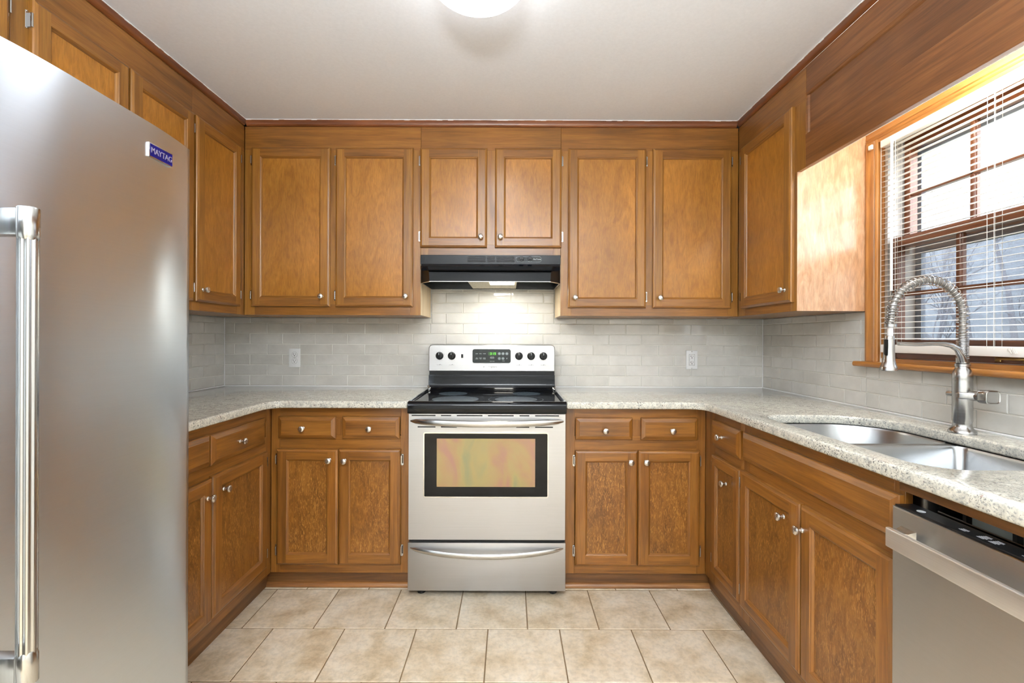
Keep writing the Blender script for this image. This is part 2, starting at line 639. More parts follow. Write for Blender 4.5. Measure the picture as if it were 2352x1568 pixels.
def door(root, f, plane, u0, u1, v0, v1, hinge, knob, kind, name='door', hv=(0.068, 0.063), st=0.050):
    """frame-and-panel door; plane is the face frame it lies on; hinge 0/1 = low/high u side; knob = (u, v) or None"""
    fn = facing(f, plane)
    T = 0.020
    b = MB(fn)
    prof = [(0, 0.0), (0, T - 0.008), (0.003, T - 0.004), (0.008, T - 0.0015), (0.011, T)]

    def rect(d, w):
        return [(u0 + d, v0 + d, w), (u1 - d, v0 + d, w), (u1 - d, v1 - d, w), (u0 + d, v1 - d, w)]

    def band(pa, pb):
        A, B = rect(*pa), rect(*pb)
        for i in range(4):
            b.face([A[i], A[(i + 1) % 4], B[(i + 1) % 4], B[i]], 1 if i in (0, 2) else 0)
    for pa, pb in zip(prof[:-1], prof[1:]):
        band(pa, pb)
    a = 0.011
    b.face([(u0 + a, v0 + a, T), (u0 + st, v0 + a, T), (u0 + st, v1 - a, T), (u0 + a, v1 - a, T)], 0)
    b.face([(u1 - st, v0 + a, T), (u1 - a, v0 + a, T), (u1 - a, v1 - a, T), (u1 - st, v1 - a, T)], 0)
    b.face([(u0 + st, v0 + a, T), (u1 - st, v0 + a, T), (u1 - st, v0 + st, T), (u0 + st, v0 + st, T)], 1)
    b.face([(u0 + st, v1 - st, T), (u1 - st, v1 - st, T), (u1 - st, v1 - a, T), (u0 + st, v1 - a, T)], 1)
    pin = [(st, T), (st + 0.002, T - 0.0025), (st + 0.005, T - 0.004), (st + 0.009, T - 0.0085), (st + 0.010, T - 0.011)]
    for pa, pb in zip(pin[:-1], pin[1:]):
        band(pa, pb)
    A = rect(0, 0)
    b.face(A, 0)
    d = b.build(name, [kind + '_v', kind + '_h'], root, smooth=False)
    p = MB(fn)
    q = rect(st + 0.0085, T - 0.0105)
    z = rect(st + 0.0085, 0.004)
    p.rings([z, q], 0)
    p.build('door_panel', kind + '_p', d, smooth=False)
    if knob:
        place('knob', 'knob', knob_maker, 'nickel', d, fn(knob[0], knob[1], T), ROT[f])
    if hinge is not None:
        s = -1 if hinge == 0 else 1
        ue = u0 if hinge == 0 else u1
        for vc in (v1 - hv[0], v0 + hv[1]):
            h = MB(fn)
            a0, a1 = sorted((ue + s * 0.001, ue + s * 0.011))
            h.box(a0, a1, vc - 0.027, vc + 0.027, 0.0003, 0.0022, 0, 0.0006, 1)
            h.box(*sorted((ue + s * 0.0005, ue + s * 0.0035)), vc - 0.022, vc + 0.022, 0.0003, T - 0.003, 0, 0.0008, 1)
            h.rings([[(ue + s * (0.0035 + 0.003 * math.cos(2 * PI * i / 8)), vv, T - 0.006 + 0.003 * math.sin(2 * PI * i / 8)) for i in range(8)]
                     for vv in (vc - 0.021, vc + 0.021)], 0)
            for e in (-0.026, 0.026):
                h.rings([[(ue + s * (0.0055 + 0.0026 * math.cos(2 * PI * i / 8)), vc + e + 0.0026 * math.sin(2 * PI * i / 8), ww) for i in range(8)]
                         for ww in (0.001, 0.0042)], 0)
            h.build('hinge', 'chrome', d)
    return d


def drawer(root, f, plane, u0, u1, v0, v1, knob, kind, name='drawer', bev=0.017):
    """slab drawer front with a broad chamfer all round"""
    fn = facing(f, plane)
    T = 0.020
    b = MB(fn)
    prof = [(0, 0), (0, 0.010), (0.003, 0.0125), (bev, T - 0.001), (bev + 0.002, T)]

    def rect(d, w):
        return [(u0 + d, v0 + d, w), (u1 - d, v0 + d, w), (u1 - d, v1 - d, w), (u0 + d, v1 - d, w)]
    for pa, pb in zip(prof[:-1], prof[1:]):
        A, B = rect(*pa), rect(*pb)
        for i in range(4):
            b.face([A[i], A[(i + 1) % 4], B[(i + 1) % 4], B[i]], 0 if i in (0, 2) else 1)
    b.face(rect(*prof[-1]), 0)
    b.face(rect(0, 0), 0)
    d = b.build(name, [kind + '_h', kind + '_v'], root, smooth=False)
    if knob:
        place('knob', 'knob', knob_maker, 'nickel', d, fn(knob[0], knob[1], T), ROT[f])
    return d


def cabinet(name, label, f, plane, depth, u0, u1, v0, v1, strips, kind, body=None, group=None):
    """carcass and face frame; strips = (u0, u1, v0, v1, 'v' or 'h')"""
    fn = facing(f, plane)
    bu0, bu1, bv0, bv1 = body or (u0, u1, v0, v1)
    base = fn((u0 + u1) / 2, min(v0, bv0), -depth / 2)
    t = thing(name, label, 'cabinet', base, group)
    c = MB(fn)
    c.box(bu0 + 0.001, bu1 - 0.001, bv0, bv1, -depth, -0.0195)
    c.build('carcass', kind + '_v', t, smooth=False)
    fr = MB(fn)
    for a0, a1, b0, b1, g in strips:
        fr.box(a0, a1, b0, b1, -0.019, 0.0, 0 if g == 'v' else 1, 0.0007, 1)
    fr.build('face_frame', [kind + '_v', kind + '_h'], t, smooth=False)
    return t


# ------------------------------------------------------------------ room shell
XL, XR, YB, ZC, YR = -1.80, 1.592, 2.89, 2.462, -2.60
CT = 0.943            # worktop height


def floor_build():
    b = MB()
    b.box(XL - 0.1, XR + 0.1, YR - 0.1, YB + 0.1, -0.06, -0.0025, 1)
    g = 0.0045
    pitch = 0.3075
    y = 2.281
    rows = [(2.2835, YB + 0.05, -1.008)]
    k = 0
    ya = 2.281
    while ya > YR - 0.1:
        rows.append((ya - 0.3065, ya, -1.151 if k % 2 == 0 else -1.014))
        ya -= 0.3065
        k += 1
    for ya, yb, x0 in rows:
        n0 = math.floor((XL - 0.1 - x0) / pitch)
        x = x0 + n0 * pitch
        while x < XR + 0.1:
            a, c = max(x + g / 2, XL - 0.1), min(x + pitch - g / 2, XR + 0.1)
            if c - a > 0.01:
                b.box(a, c, ya + g / 2, yb - g / 2, -0.006, 0.0 + random.uniform(-0.0003, 0.0), 0, 0.0016, 1)
            x += pitch
    o = b.build('floor', ['floor', 'fgrout'], smooth=False)
    struct(o)


floor_build()
b = MB().box(XL - 0.1, XR + 0.1, YR - 0.1, YB + 0.1, ZC, ZC + 0.06)
ceil = struct(b.build('ceiling', 'ceil', smooth=False))
wall_back = struct(MB().box(XL - 0.1, XR + 0.1, YB, YB + 0.1, 0, ZC).build('wall_back', 'white', smooth=False))
wall_left = struct(MB().box(XL - 0.1, XL, YR, YB, 0, ZC).build('wall_left', 'white', smooth=False))
WY0, WY1, WZ0, WZ1 = 1.100, 1.978, 1.150, 2.112      # window opening
b = MB()
b.box(XR, XR + 0.16, YR, WY0, 0, ZC)
b.box(XR, XR + 0.16, WY1, YB, 0, ZC)
b.box(XR, XR + 0.16, WY0, WY1, 0, WZ0)
b.box(XR, XR + 0.16, WY0, WY1, WZ1, ZC)
wall_right = struct(b.build('wall_right', 'white', smooth=False))
struct(MB().box(XL - 0.1, XR + 0.16, YR - 0.1, YR, 0, ZC).build('wall_rear', 'white', smooth=False))


def tiles(parent, f, plane, ua, ub, va, vb, joint_even, joint_odd, name, skip=None, rev=False):
    """running-bond glazed tiles, one mesh; grout bed behind them"""
    fn = facing(f, plane)
    b = MB(fn)
    P, Hh, g = 0.2045, 0.0652, 0.0034
    b.box(ua, ub, va - 0.004, vb, 0.0002, 0.0038, 1)
    r = 0
    v = va + 0.003
    while v < vb - 0.006:
        v1 = min(v + Hh - g, vb)
        j = joint_even if r % 2 == 0 else joint_odd
        u = j + math.floor((ua - j) / P) * P
        while u < ub:
            a, c = max(u + g / 2, ua + 0.001), min(u + P - g / 2, ub - 0.001)
            if c - a > 0.006 and not (skip and skip(a, c, v, v1)):
                # pillowed face, each one set a touch out of true
                t1, t2 = random.uniform(-.00018, .00018), random.uniform(-.00015, .00015)
                w0 = 0.0068
                e = 0.0022
                o = [(a, v), (c, v), (c, v1), (a, v1)]
                i = [(a + e, v + e, w0 + t1), (c - e, v + e, w0 + t2), (c - e, v1 - e, w0 - t1), (a + e, v1 - e, w0 - t2)]
                b.rings([[(p, q, 0.003) for p, q in o], [(p, q, w0 - 0.0014) for p, q in o], i], 0, True, False, True)
            u += P
        v += Hh
        r += 1
    o = b.build(name, ['tile', 'grout'], parent, smooth=True, ang=18)
    return o


WL[wall_back] = WL[wall_left] = WL[wall_right] = Vector((0, 0, 0))
TB = 0.946 + 6 * 0.0652
tiles(wall_back, 'B', YB, XL + 0.008, XR - 0.008, 0.946, TB, -1.632, -1.729, 'tile_backsplash')
tiles(wall_back, 'B', YB, XL + 0.008, -0.4945, TB, 1.372, -1.632, -1.729, 'tile_backsplash')
tiles(wall_back, 'B', YB, 0.2745, XR - 0.008, TB, 1.372, -1.632, -1.729, 'tile_backsplash')
tiles(wall_back, 'B', YB, -0.494, 0.274, TB, 1.70, -1.632, -1.729, 'tile_backsplash')
tiles(wall_left, 'L', XL, 1.30, YB - 0.008, 0.946, 1.372, 2.79, 2.69, 'tile_backsplash')
tiles(wall_right, 'R', XR, 0.0, 2.0455, 0.946, 1.128, 2.79, 2.69, 'tile_backsplash')
tiles(wall_right, 'R', XR, 2.046, YB - 0.008, 0.946, 1.372, 2.79, 2.69, 'tile_backsplash')
for wl, pp in ((wall_back, [(XL + 0.012, YB - 0.011, CT + 0.002), (-0.495, YB - 0.011, CT + 0.002)]), (wall_back, [(0.275, YB - 0.011, CT + 0.002), (XR - 0.012, YB - 0.011, CT + 0.002)]),
               (wall_left, [(XL + 0.010, 1.3, CT + 0.002), (XL + 0.010, YB - 0.011, CT + 0.002)]), (wall_right, [(XR - 0.010, YB - 0.011, CT + 0.002), (XR - 0.010, 0.2, CT + 0.002)]),
               (wall_left, [(XL + 0.009, YB - 0.010, CT), (XL + 0.009, YB - 0.010, 1.37)]), (wall_right, [(XR - 0.009, YB - 0.010, CT), (XR - 0.009, YB - 0.010, 1.37)])):
    MB().tube(pp, 0.0042 if pp[0][2] > CT else 0.003, 6).build('caulk_line', 'caulk', wl)
# ragged white caulk where the crown meets the ceiling
cb = MB()


def ragged(p0, p1, axis):
    n = 90
    for i in range(n):
        a = [p0[k] + (p1[k] - p0[k]) * i / n for k in range(3)]
        c = [p0[k] + (p1[k] - p0[k]) * (i + 1) / n for k in range(3)]
        h = random.choice((0.0018, 0.0022, 0.003, 0.0026, 0.0042)) * 0.9
        d = [0.002, 0.002, 0]
        lo = [min(a[k], c[k]) - (0.0015 if k == axis else 0) for k in range(3)]
        hi = [max(a[k], c[k]) + (0.0015 if k == axis else 0) for k in range(3)]
        cb.box(lo[0], hi[0], lo[1], hi[1], ZC - h - 0.0005, ZC - 0.0002)


ragged((-1.474, 2.5535, ZC), (1.258, 2.5535, ZC), 1)
ragged((-1.4735, 0.3, ZC), (-1.4735, 2.55, ZC), 0)
ragged((1.2575, 0.3, ZC), (1.2575, 2.55, ZC), 0)
WL[ceil] = Vector((0, 0, 0))
cb.build('caulk_line', 'caulk', ceil, smooth=False)

# crown strips under the ceiling
Z0, Z1 = 1.375, 2.427      # upper cabinets


def crown(name, f, plane, u0, u1):
    fn = facing(f, plane)
    pr = [(0.0005, Z1), (0.006, Z1 + 0.001), (0.012, Z1 + 0.006), (0.015, Z1 + 0.014), (0.015, ZC - 0.001), (0.0005, ZC - 0.001)]
    b = MB(fn)
    b.rings([[(u, v, w) for w, v in pr] for u in (u0, u1)], 0)
    struct(b.build(name, 'crown'))


crown('trim_1', 'B', 2.57, -1.475, 1.259)
crown('trim_2', 'L', -1.49, 0.25, 2.5545)
crown('trim_3', 'R', 1.274, 0.25, 2.5545)
# quarter-round shoe at the toe kicks
for nm, f, pl, u0, u1 in (('trim_4', 'B', 2.311, -1.218, -0.496), ('trim_5', 'B', 2.311, 0.274, 1.012), ('trim_6', 'L', -1.236, 1.38, 2.295), ('trim_7', 'R', 1.030, 1.15, 2.295)):
    fn = facing(f, pl)
    b = MB(fn)
    pr = [(0.0005, 0.001), (0.015, 0.001), (0.015, 0.006), (0.012, 0.014), (0.007, 0.019), (0.0005, 0.022)]
    b.rings([[(u, v, w_) for w_, v in pr] for u in (u0, u1)], 0)
    struct(b.build(nm, 'shoe'))

# ------------------------------------------------------------------ upper cabinets, far wall
DT, DBm = 2.306, 1.421
UP = 'wall cabinets'
t = cabinet('wall_cabinet', 'tall two-door honey-brown wall cabinet to the left of the black range hood', 'B', 2.57, 0.312, -1.488, -0.503, Z0, Z1,
            [(-1.488, -1.43, Z0, 2.298, 'v'), (-1.02, -0.955, Z0 + .06, 2.298, 'v'), (-0.56, -0.503, Z0, 2.298, 'v'), (-1.43, -0.56, Z0, Z0 + .06, 'h'), (-1.488, -0.503, 2.298, Z1, 'h')], 'up', group=UP)
door(t, 'B', 2.57, -1.444, -1.006, DBm, DT, 0, (-1.048, DBm + .056), 'up')
door(t, 'B', 2.57, -0.975, -0.544, DBm, DT, 0, (-0.580, DBm + .058), 'up')
MB().box(-0.5025, -0.500, 2.572, 2.879, Z0 + .001, 1.70).build('side_panel', 'pale', t, smooth=False)['label'] = 'pale unstained side panel with hood light put into its colour'
t = cabinet('wall_cabinet', 'short two-door wall cabinet directly above the black range hood', 'B', 2.57, 0.312, -0.502, 0.280, 1.708, Z1,
            [(-0.502, -0.46, 1.708, 2.298, 'v'), (-0.15, -0.07, 1.77, 2.298, 'v'), (0.238, 0.280, 1.708, 2.298, 'v'), (-0.46, 0.238, 1.708, 1.77, 'h'), (-0.502, 0.280, 2.298, Z1, 'h')], 'up', group=UP)
door(t, 'B', 2.57, -0.504, -0.132, 1.753, DT, 0, (-0.166, 1.753 + .056), 'up')
door(t, 'B', 2.57, -0.088, 0.283, 1.753, DT, 1, (-0.057, 1.753 + .056), 'up')
t = cabinet('wall_cabinet', 'tall two-door honey-brown wall cabinet to the right of the black range hood', 'B', 2.57, 0.312, 0.281, 1.272, Z0, Z1,
            [(0.281, 0.34, Z0, 2.298, 'v'), (0.74, 0.81, Z0 + .06, 2.298, 'v'), (1.215, 1.272, Z0, 2.298, 'v'), (0.34, 1.215, Z0, Z0 + .06, 'h'), (0.281, 1.272, 2.298, Z1, 'h')], 'up', group=UP)
door(t, 'B', 2.57, 0.320, 0.754, DBm - .002, DT, 1, (0.358, DBm + .054), 'up')
door(t, 'B', 2.57, 0.792, 1.230, DBm - .002, DT, 1, (0.828, DBm + .054), 'up')
MB().box(0.2785, 0.281, 2.572, 2.879, Z0 + .001, 1.70).build('side_panel', 'pale', t, smooth=False)['label'] = 'pale unstained side panel with hood light put into its colour'

# left wall uppers
DT2 = 2.292
t = cabinet('wall_cabinet', 'single-door wall cabinet on the left wall, in the corner beside the far wall', 'L', -1.49, 0.300, 2.150, 2.568, Z0, Z1,
            [(2.150, 2.20, Z0, 2.284, 'v'), (2.50, 2.568, Z0, 2.284, 'v'), (2.20, 2.50, Z0, Z0 + .06, 'h'), (2.150, 2.568, 2.284, Z1, 'h')], 'up',
            body=(2.150, 2.880, Z0, Z1), group=UP)
door(t, 'L', -1.49, 2.157, 2.511, 1.418, DT2, 1, (2.196, 1.418 + .058), 'up')
t = cabinet('wall_cabinet', 'two-door wall cabinet on the left wall, its doors rising just past the fridge top', 'L', -1.49, 0.300, 1.365, 2.149, Z0, Z1,
            [(1.365, 1.43, Z0, 2.284, 'v'), (1.75, 1.81, Z0, 2.284, 'v'), (2.10, 2.149, Z0, 2.284, 'v'), (1.43, 1.75, Z0, Z0 + .06, 'h'), (1.81, 2.10, Z0, Z0 + .06, 'h'), (1.365, 2.149, 2.284, Z1, 'h')], 'up', group=UP)
door(t, 'L', -1.49, 1.417, 1.774, 1.418, DT2, 0, (1.736, 1.418 + .058), 'up')
door(t, 'L', -1.49, 1.784, 2.140, 1.418, DT2, 1, (1.822, 1.418 + .058), 'up')
t = cabinet('wall_cabinet', 'short wall cabinet over the steel fridge, cut by the top left corner of the photo', 'L', -1.49, 0.300, 0.30, 1.364, 1.83, Z1,
            [(0.30, 0.36, 1.83, 2.284, 'v'), (0.80, 0.86, 1.83, 2.284, 'v'), (1.30, 1.364, 1.83, 2.284, 'v'), (0.36, 1.30, 1.83, 1.88, 'h'), (0.30, 1.364, 2.284, Z1, 'h')], 'up', group=UP)
door(t, 'L', -1.49, 0.84, 1.350, 1.872, DT2, 1, (0.88, 1.93), 'up')
door(t, 'L', -1.49, 0.32, 0.825, 1.872, DT2, 0, (0.785, 1.93), 'up')

# right wall upper
t = cabinet('wall_cabinet', 'narrow single-door wall cabinet between the far wall corner and the window', 'R', 1.274, 0.316, 2.041, 2.568, Z0, Z1,
            [(1.985, 2.085, 1.992, 2.284, 'v'), (2.043, 2.085, Z0, 1.992, 'v'), (2.49, 2.568, Z0, 2.284, 'v'), (2.085, 2.49, Z0, Z0 + .06, 'h'), (1.985, 2.568, 2.284, Z1, 'h')], 'up',
            body=(2.046, 2.880, Z0, Z1), group=UP)
door(t, 'R', 1.274, 2.061, 2.515, 1.416, DT2, 1, (2.100, 1.416 + .058), 'up')
MB().box(1.2745, 1.5905, 2.0425, 2.0455, Z0, 2.30, 0).build('end_panel', 'endp', t, smooth=False)['label'] = 'pale honey end panel'

# valance board over the window: thin panelled board on the cabinet line
vr = thing('window_valance', 'long dark-stained panelled wood valance under the ceiling above the window', 'valance', (1.284, 1.15, 1.992))
fn = facing('R', 1.274)
b = MB(fn)
b.box(0.30, 1.984, 2.312, Z1, -0.019, 0.0, 0, 0.0007, 1)
b.build('top_rail', 'dark_h', vr, smooth=False)
b = MB(fn)
b.box(0.30, 1.984, 1.992, 2.135, -0.019, 0.0015, 0, 0.0012, 1)
b.build('lower_board', 'dark_h', vr, smooth=False)
b = MB(fn)
b.box(0.30, 1.984, 2.1355, 2.3115, -0.019, -0.0095)
b.build('recessed_panel', 'dark_h', vr, smooth=False)
b = MB(fn)
b.prism([(2.3118, -0.0095), (2.3118, -0.001), (2.303, -0.003), (2.299, -0.0095)], 0, 0.30, 1.984)
b.rings([[(1.984, v, -0.0095), (1.984, v, -0.001), (1.976, v, -0.003), (1.971, v, -0.0095)] for v in (2.136, 2.3)])
b.build('bead', 'dark_h', vr, smooth=False)
MB(fn).box(0.30, 1.984, 1.9925, 2.40, -0.0235, -0.0195).build('bounce_backing', 'white', vr, smooth=False)['label'] = 'white board added behind the valance to bounce light'  # added reflector: throws light back onto the head casing

# ------------------------------------------------------------------ base cabinets
B0, B1 = 0.083, 0.9065
LO = 'base cabinets'


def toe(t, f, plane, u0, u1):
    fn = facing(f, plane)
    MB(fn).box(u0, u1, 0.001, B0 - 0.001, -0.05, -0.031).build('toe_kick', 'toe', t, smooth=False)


def base_strips(u0, u1, um, drawers=True):
    s = [(u0, u0 + .045, B0, B1, 'v'), (u1 - .045, u1, B0, B1, 'v'), (u0 + .045, u1 - .045, B0, B0 + .07, 'h'), (u0 + .045, u1 - .045, .845, B1, 'h'),
         (u0 + .045, u1 - .045, .69, .765, 'h')]
    if um:
        s.append((um - .03, um + .03, .765, .845, 'v'))
        s.append((um - .03, um + .03, B0 + .07, .69, 'v'))
    return s


t = cabinet('base_cabinet', 'two-drawer two-door base cabinet left of the steel range', 'B', 2.28, 0.600, -1.184, -0.496, B0, B1, base_strips(-1.184, -.496, -.845), 'lo', group=LO)
toe(t, 'B', 2.28, -1.218, -0.497)
drawer(t, 'B', 2.28, -1.145, -0.862, .750, .859, (-1.018, .803), 'lo')
drawer(t, 'B', 2.28, -0.828, -0.545, .750, .859, (-0.690, .803), 'lo')
door(t, 'B', 2.28, -1.151, -0.847, .129, .698, 0, (-0.887, .648), 'lo', hv=(.052, .068))
door(t, 'B', 2.28, -0.844, -0.538, .129, .698, 1, (-0.812, .645), 'lo', hv=(.052, .068))
t = cabinet('base_cabinet', 'two-drawer two-door base cabinet right of the steel range', 'B', 2.28, 0.600, 0.276, 0.971, B0, B1, base_strips(.276, .971, .628), 'lo', group=LO)
toe(t, 'B', 2.28, 0.277, 1.005)
drawer(t, 'B', 2.28, 0.325, 0.606, .749, .857, (0.468, .797), 'lo')
drawer(t, 'B', 2.28, 0.648, 0.929, .749, .857, (0.797, .797), 'lo')
door(t, 'B', 2.28, 0.323, 0.631, .129, .696, 0, (0.593, .644), 'lo', hv=(.052, .068))
door(t, 'B', 2.28, 0.634, 0.938, .129, .696, 1, (0.669, .644), 'lo', hv=(.052, .068))
# left wall
t = cabinet('base_cabinet', 'worn base cabinet on the left wall, half hidden by the steel fridge', 'L', -1.186, 0.604, 1.365, 2.279, B0, B1, base_strips(1.365, 2.279, 1.808), 'lo',
            body=(1.365, 2.882, B0, B1), group=LO)
toe(t, 'L', -1.186, 1.37, 2.310)
drawer(t, 'L', -1.186, 1.806, 2.203, .743, .863, (1.985, .800), 'lo')
drawer(t, 'L', -1.186, 1.400, 1.798, .747, .866, (1.600, .800), 'lo')
door(t, 'L', -1.186, 1.812, 2.218, .138, .700, 1, (1.872, .632), 'lo', hv=(.052, .068))
door(t, 'L', -1.186, 1.400, 1.806, .132, .694, 0, (1.774, .626), 'lo', hv=(.052, .068))
# right wall: narrow unit in the corner, sink base
t = cabinet('base_cabinet', 'narrow one-drawer one-door base cabinet in the right corner below the worktop', 'R', 0.972, 0.610, 1.905, 2.279, B0, B1,
            [(1.905, 1.935, B0, B1, 'v'), (2.175, 2.279, B0, B1, 'v'), (1.935, 2.175, B0, B0 + .075, 'h'), (1.935, 2.175, .845, B1, 'h'), (1.935, 2.175, .69, .765, 'h')], 'lo',
            body=(1.905, 2.882, B0, B1), group=LO)
toe(t, 'R', 0.972, 1.905, 2.310)
drawer(t, 'R', 0.972, 1.915, 2.180, .746, .866, (2.065, .806), 'lo')
door(t, 'R', 0.972, 1.917, 2.178, .146, .702, 1, (2.020, .612), 'lo', hv=(.052, .068), st=.042)
t = cabinet('sink_cabinet', 'sink base cabinet with one long false drawer front and two worn doors', 'R', 0.972, 0.610, 1.128, 1.904, B0, B1,
            [(1.128, 1.16, B0, B1, 'v'), (1.86, 1.904, B0, B1, 'v'), (1.16, 1.86, B0, B0 + .075, 'h'), (1.16, 1.86, .83, B1, 'h'), (1.16, 1.86, .69, .765, 'h'), (1.48, 1.54, B0 + .07, .69, 'v')], 'lo',
            body=(1.128, 1.904, B0, 0.715), group=LO)
toe(t, 'R', 0.972, 1.13, 1.904)
drawer(t, 'R', 0.972, 1.132, 1.892, .753, .866, None, 'lo', 'false_front')
door(t, 'R', 0.972, 1.517, 1.908, .142, .706, 1, (1.594, .634), 'lo', hv=(.052, .068))
door(t, 'R', 0.972, 1.143, 1.509, .141, .704, 0, (1.494, .628), 'lo', hv=(.052, .068))

# ------------------------------------------------------------------ worktops


def fillet(pts, r, n=10):
    out = []
    N = len(pts)
    for i, p in enumerate(pts):
        rr = r[i]
        if rr <= 0:
            out.append(p)
            continue
        P, A, B = Vector(p), Vector(pts[i - 1]), Vector(pts[(i + 1) % N])
        da, db = (A - P).normalized(), (B - P).normalized()
        half = math.acos(max(-1, min(1, da.dot(db)))) / 2
        d = rr / math.tan(half)
        c = P + (da + db).normalized() * (rr / math.sin(half))
        s, e = P + da * d, P + db * d
        a0 = math.atan2(s.y - c.y, s.x - c.x)
        a1 = math.atan2(e.y - c.y, e.x - c.x)
        da_ = (a1 - a0 + PI) % (2 * PI) - PI
        for k in range(n + 1):
            an = a0 + da_ * k / n
            out.append((c.x + rr * math.cos(an), c.y + rr * math.sin(an)))
    return out


def slab(name, loops, z0, z1, mat, bev):
    cu = bpy.data.curves.new(name, 'CURVE')
    cu.dimensions = '2D'
    cu.fill_mode = 'BOTH'
    cu.extrude = (z1 - z0) / 2 - bev
    cu.bevel_depth = bev
    cu.bevel_resolution = 2
    cu.offset = -bev
    for L in loops:
        sp = cu.splines.new('POLY')
        sp.points.add(len(L) - 1)
        for q, p in zip(sp.points, L):
            q.co = (p[0], p[1], 0, 1)
        sp.use_cyclic_u = True
    o = bpy.data.objects.new(name, cu)
    C.objects.link(o)
    o.location.z = (z0 + z1) / 2
    bpy.context.view_layer.update()
    me = bpy.data.meshes.new_from_object(o.evaluated_get(bpy.context.evaluated_depsgraph_get()))
    bpy.data.objects.remove(o)
    bm = bmesh.new()
    bm.from_mesh(me)
    bmesh.ops.remove_doubles(bm, verts=bm.verts, dist=1e-5)
    bm.to_mesh(me)
    bm.free()
    me.materials.clear()
    me.materials.append(M[mat])
    for p in me.polygons:
        p.use_smooth = True
    me.set_sharp_from_angle(angle=math.radians(40))
    m = bpy.data.objects.new(name, me)
    C.objects.link(m)
    m.location = (0, 0, (z0 + z1) / 2)
    WL[m] = Vector(m.location)
    return m


Lout = fillet([(-1.792, 2.882), (-1.792, 1.34), (-1.152, 1.34), (-1.152, 2.216), (-0.4955, 2.216), (-0.4955, 2.882)], [0, 0, 0.01, 0.07, 0.006, 0])
tag(slab('worktop', [Lout], 0.908, CT, 'granite', 0.007), 'grey speckled granite worktop in the left corner, from fridge to range', 'worktop')
Rout = fillet([(0.2745, 2.882), (0.2745, 2.216), (0.932, 2.216), (0.932, 0.30), (1.584, 0.30), (1.584, 2.882)], [0, 0.006, 0.07, 0.01, 0, 0])
SX0, SX1, SY0, SY1 = 1.006, 1.452, 1.085, 1.858
hole = fillet([(SX0, SY0), (SX1, SY0), (SX1, SY1), (SX0, SY1)], [0.09, 0.20, 0.20, 0.09], 14)
tag(slab('worktop', [Rout, hole], 0.908, CT, 'granite', 0.007), 'cream speckled granite worktop holding the sink, along the window wall', 'worktop')

# ------------------------------------------------------------------ sink
sk = thing('kitchen_sink', 'double-bowl stainless steel undermount sink under the coil faucet', 'sink', (1.23, 1.47, 0.72))


def bowl(name, y0, y1, rads):
    b = MB()
    d = 0.185
    zt = 0.906
    rs = []
    for ins, z, k in ((-0.016, zt, 1), (0.0, zt, 1), (0.004, zt - 0.01, 1), (0.010, zt - d * .75, 1), (0.022, zt - d * .93, .9), (0.05, zt - d, .75)):
        P = fillet([(SX0 - .004 + ins, y0 + ins), (SX1 + .004 - ins, y0 + ins), (SX1 + .004 - ins, y1 - ins), (SX0 - .004 + ins, y1 - ins)], [max(r - ins * .5, .02) * k for r in rads], 10)
        rs.append([(x, y, z) for x, y in P])
    b.rings(rs, 0, True, False, True)
    o = b.build(name, 'sink', sk)
    cx, cy = (SX0 + SX1) / 2, (y0 + y1) / 2
    MB().lathe([(0.043, 0), (0.041, 0.002), (0.034, 0.0015), (0.030, 0.0005), (0.0001, 0.0004)], (cx, cy, zt - d + .0006), n=28).build('drain', 'chrome', o)


bowl('bowl', 1.515, SY1 + .004, [0.03, 0.03, 0.20, 0.09])
bowl('bowl', SY0 - .004, 1.485, [0.09, 0.20, 0.03, 0.03])
MB().box(SX0 - .004, SX1 + .004, 1.4835, 1.5165, 0.880, 0.9045, 0, 0.006, 3).build('divider', 'sink', sk)

# ------------------------------------------------------------------ faucet
FX, FY = 1.489, 1.512
K = 0.72


def S(prof):
    return [(r * K, t) for r, t in prof]


fa = thing('kitchen_faucet', 'tall brushed-steel spring faucet with pull-down spray head by the window', 'faucet', (FX, FY, CT))
MB().lathe(S([(0.050, 0.0005), (0.050, 0.006), (0.046, 0.011), (0.037, 0.018), (0.034, 0.026), (0.034, 0.036), (0.036, 0.040), (0.036, 0.165), (0.0355, 0.168), (0.0355, 0.178), (0.036, 0.180), (0.0355, 0.195),
            (0.030, 0.207), (0.026, 0.213), (0.026, 0.219), (0.028, 0.220), (0.028, 0.227), (0.024, 0.228)]), (FX, FY, CT), n=36).build('body', 'faucet', fa)
MB().lathe(S([(0.022, 0), (0.024, 0.001), (0.024, 0.016), (0.021, 0.018)]), (FX, FY, 1.1715), n=30).build('collar', 'faucet', fa)
# handle lies across the body
MB().lathe(S([(0.0001, -0.046), (0.010, -0.045), (0.0125, -0.042), (0.0125, 0.0), (0.0205, 0.0), (0.0215, 0.050), (0.0205, 0.056), (0.0001, 0.056)]), (FX, FY, 1.068), (0.18, -1, 0), n=28).build('handle_stem', 'faucet', fa)
b = MB()
kn = fillet([(-.0245, -.021), (.0245, -.021), (.0245, .021), (-.0245, .021)], [.012] * 4, 6)
b.rings([[(FX + .012 + x * k, yy, 1.070 + z * k) for x, z in kn] for yy, k in ((FY - .054, .8), (FY - .058, .96), (FY - .062, 1), (FY - .082, 1), (FY - .0855, .96), (FY - .0865, .88), (FY - .0850, .80))])
kb = b.build('handle', 'faucet', fa)
b = MB()
lv = fillet([(-.0105, -.0045), (.0105, -.0045), (.0105, .0045), (-.0105, .0045)], [.004] * 4, 4)
b.rings([[(x, yy + q, 1.068 + p * k) for p, q in lv] for x, yy, k in ((FX - .032, FY - .012, .7), (FX - .030, FY - .018, 1), (FX - .014, FY - .034, 1), (FX + .006, FY - .048, .95), (FX + .016, FY - .058, 1.2))])
b.build('lever', 'faucet', kb)
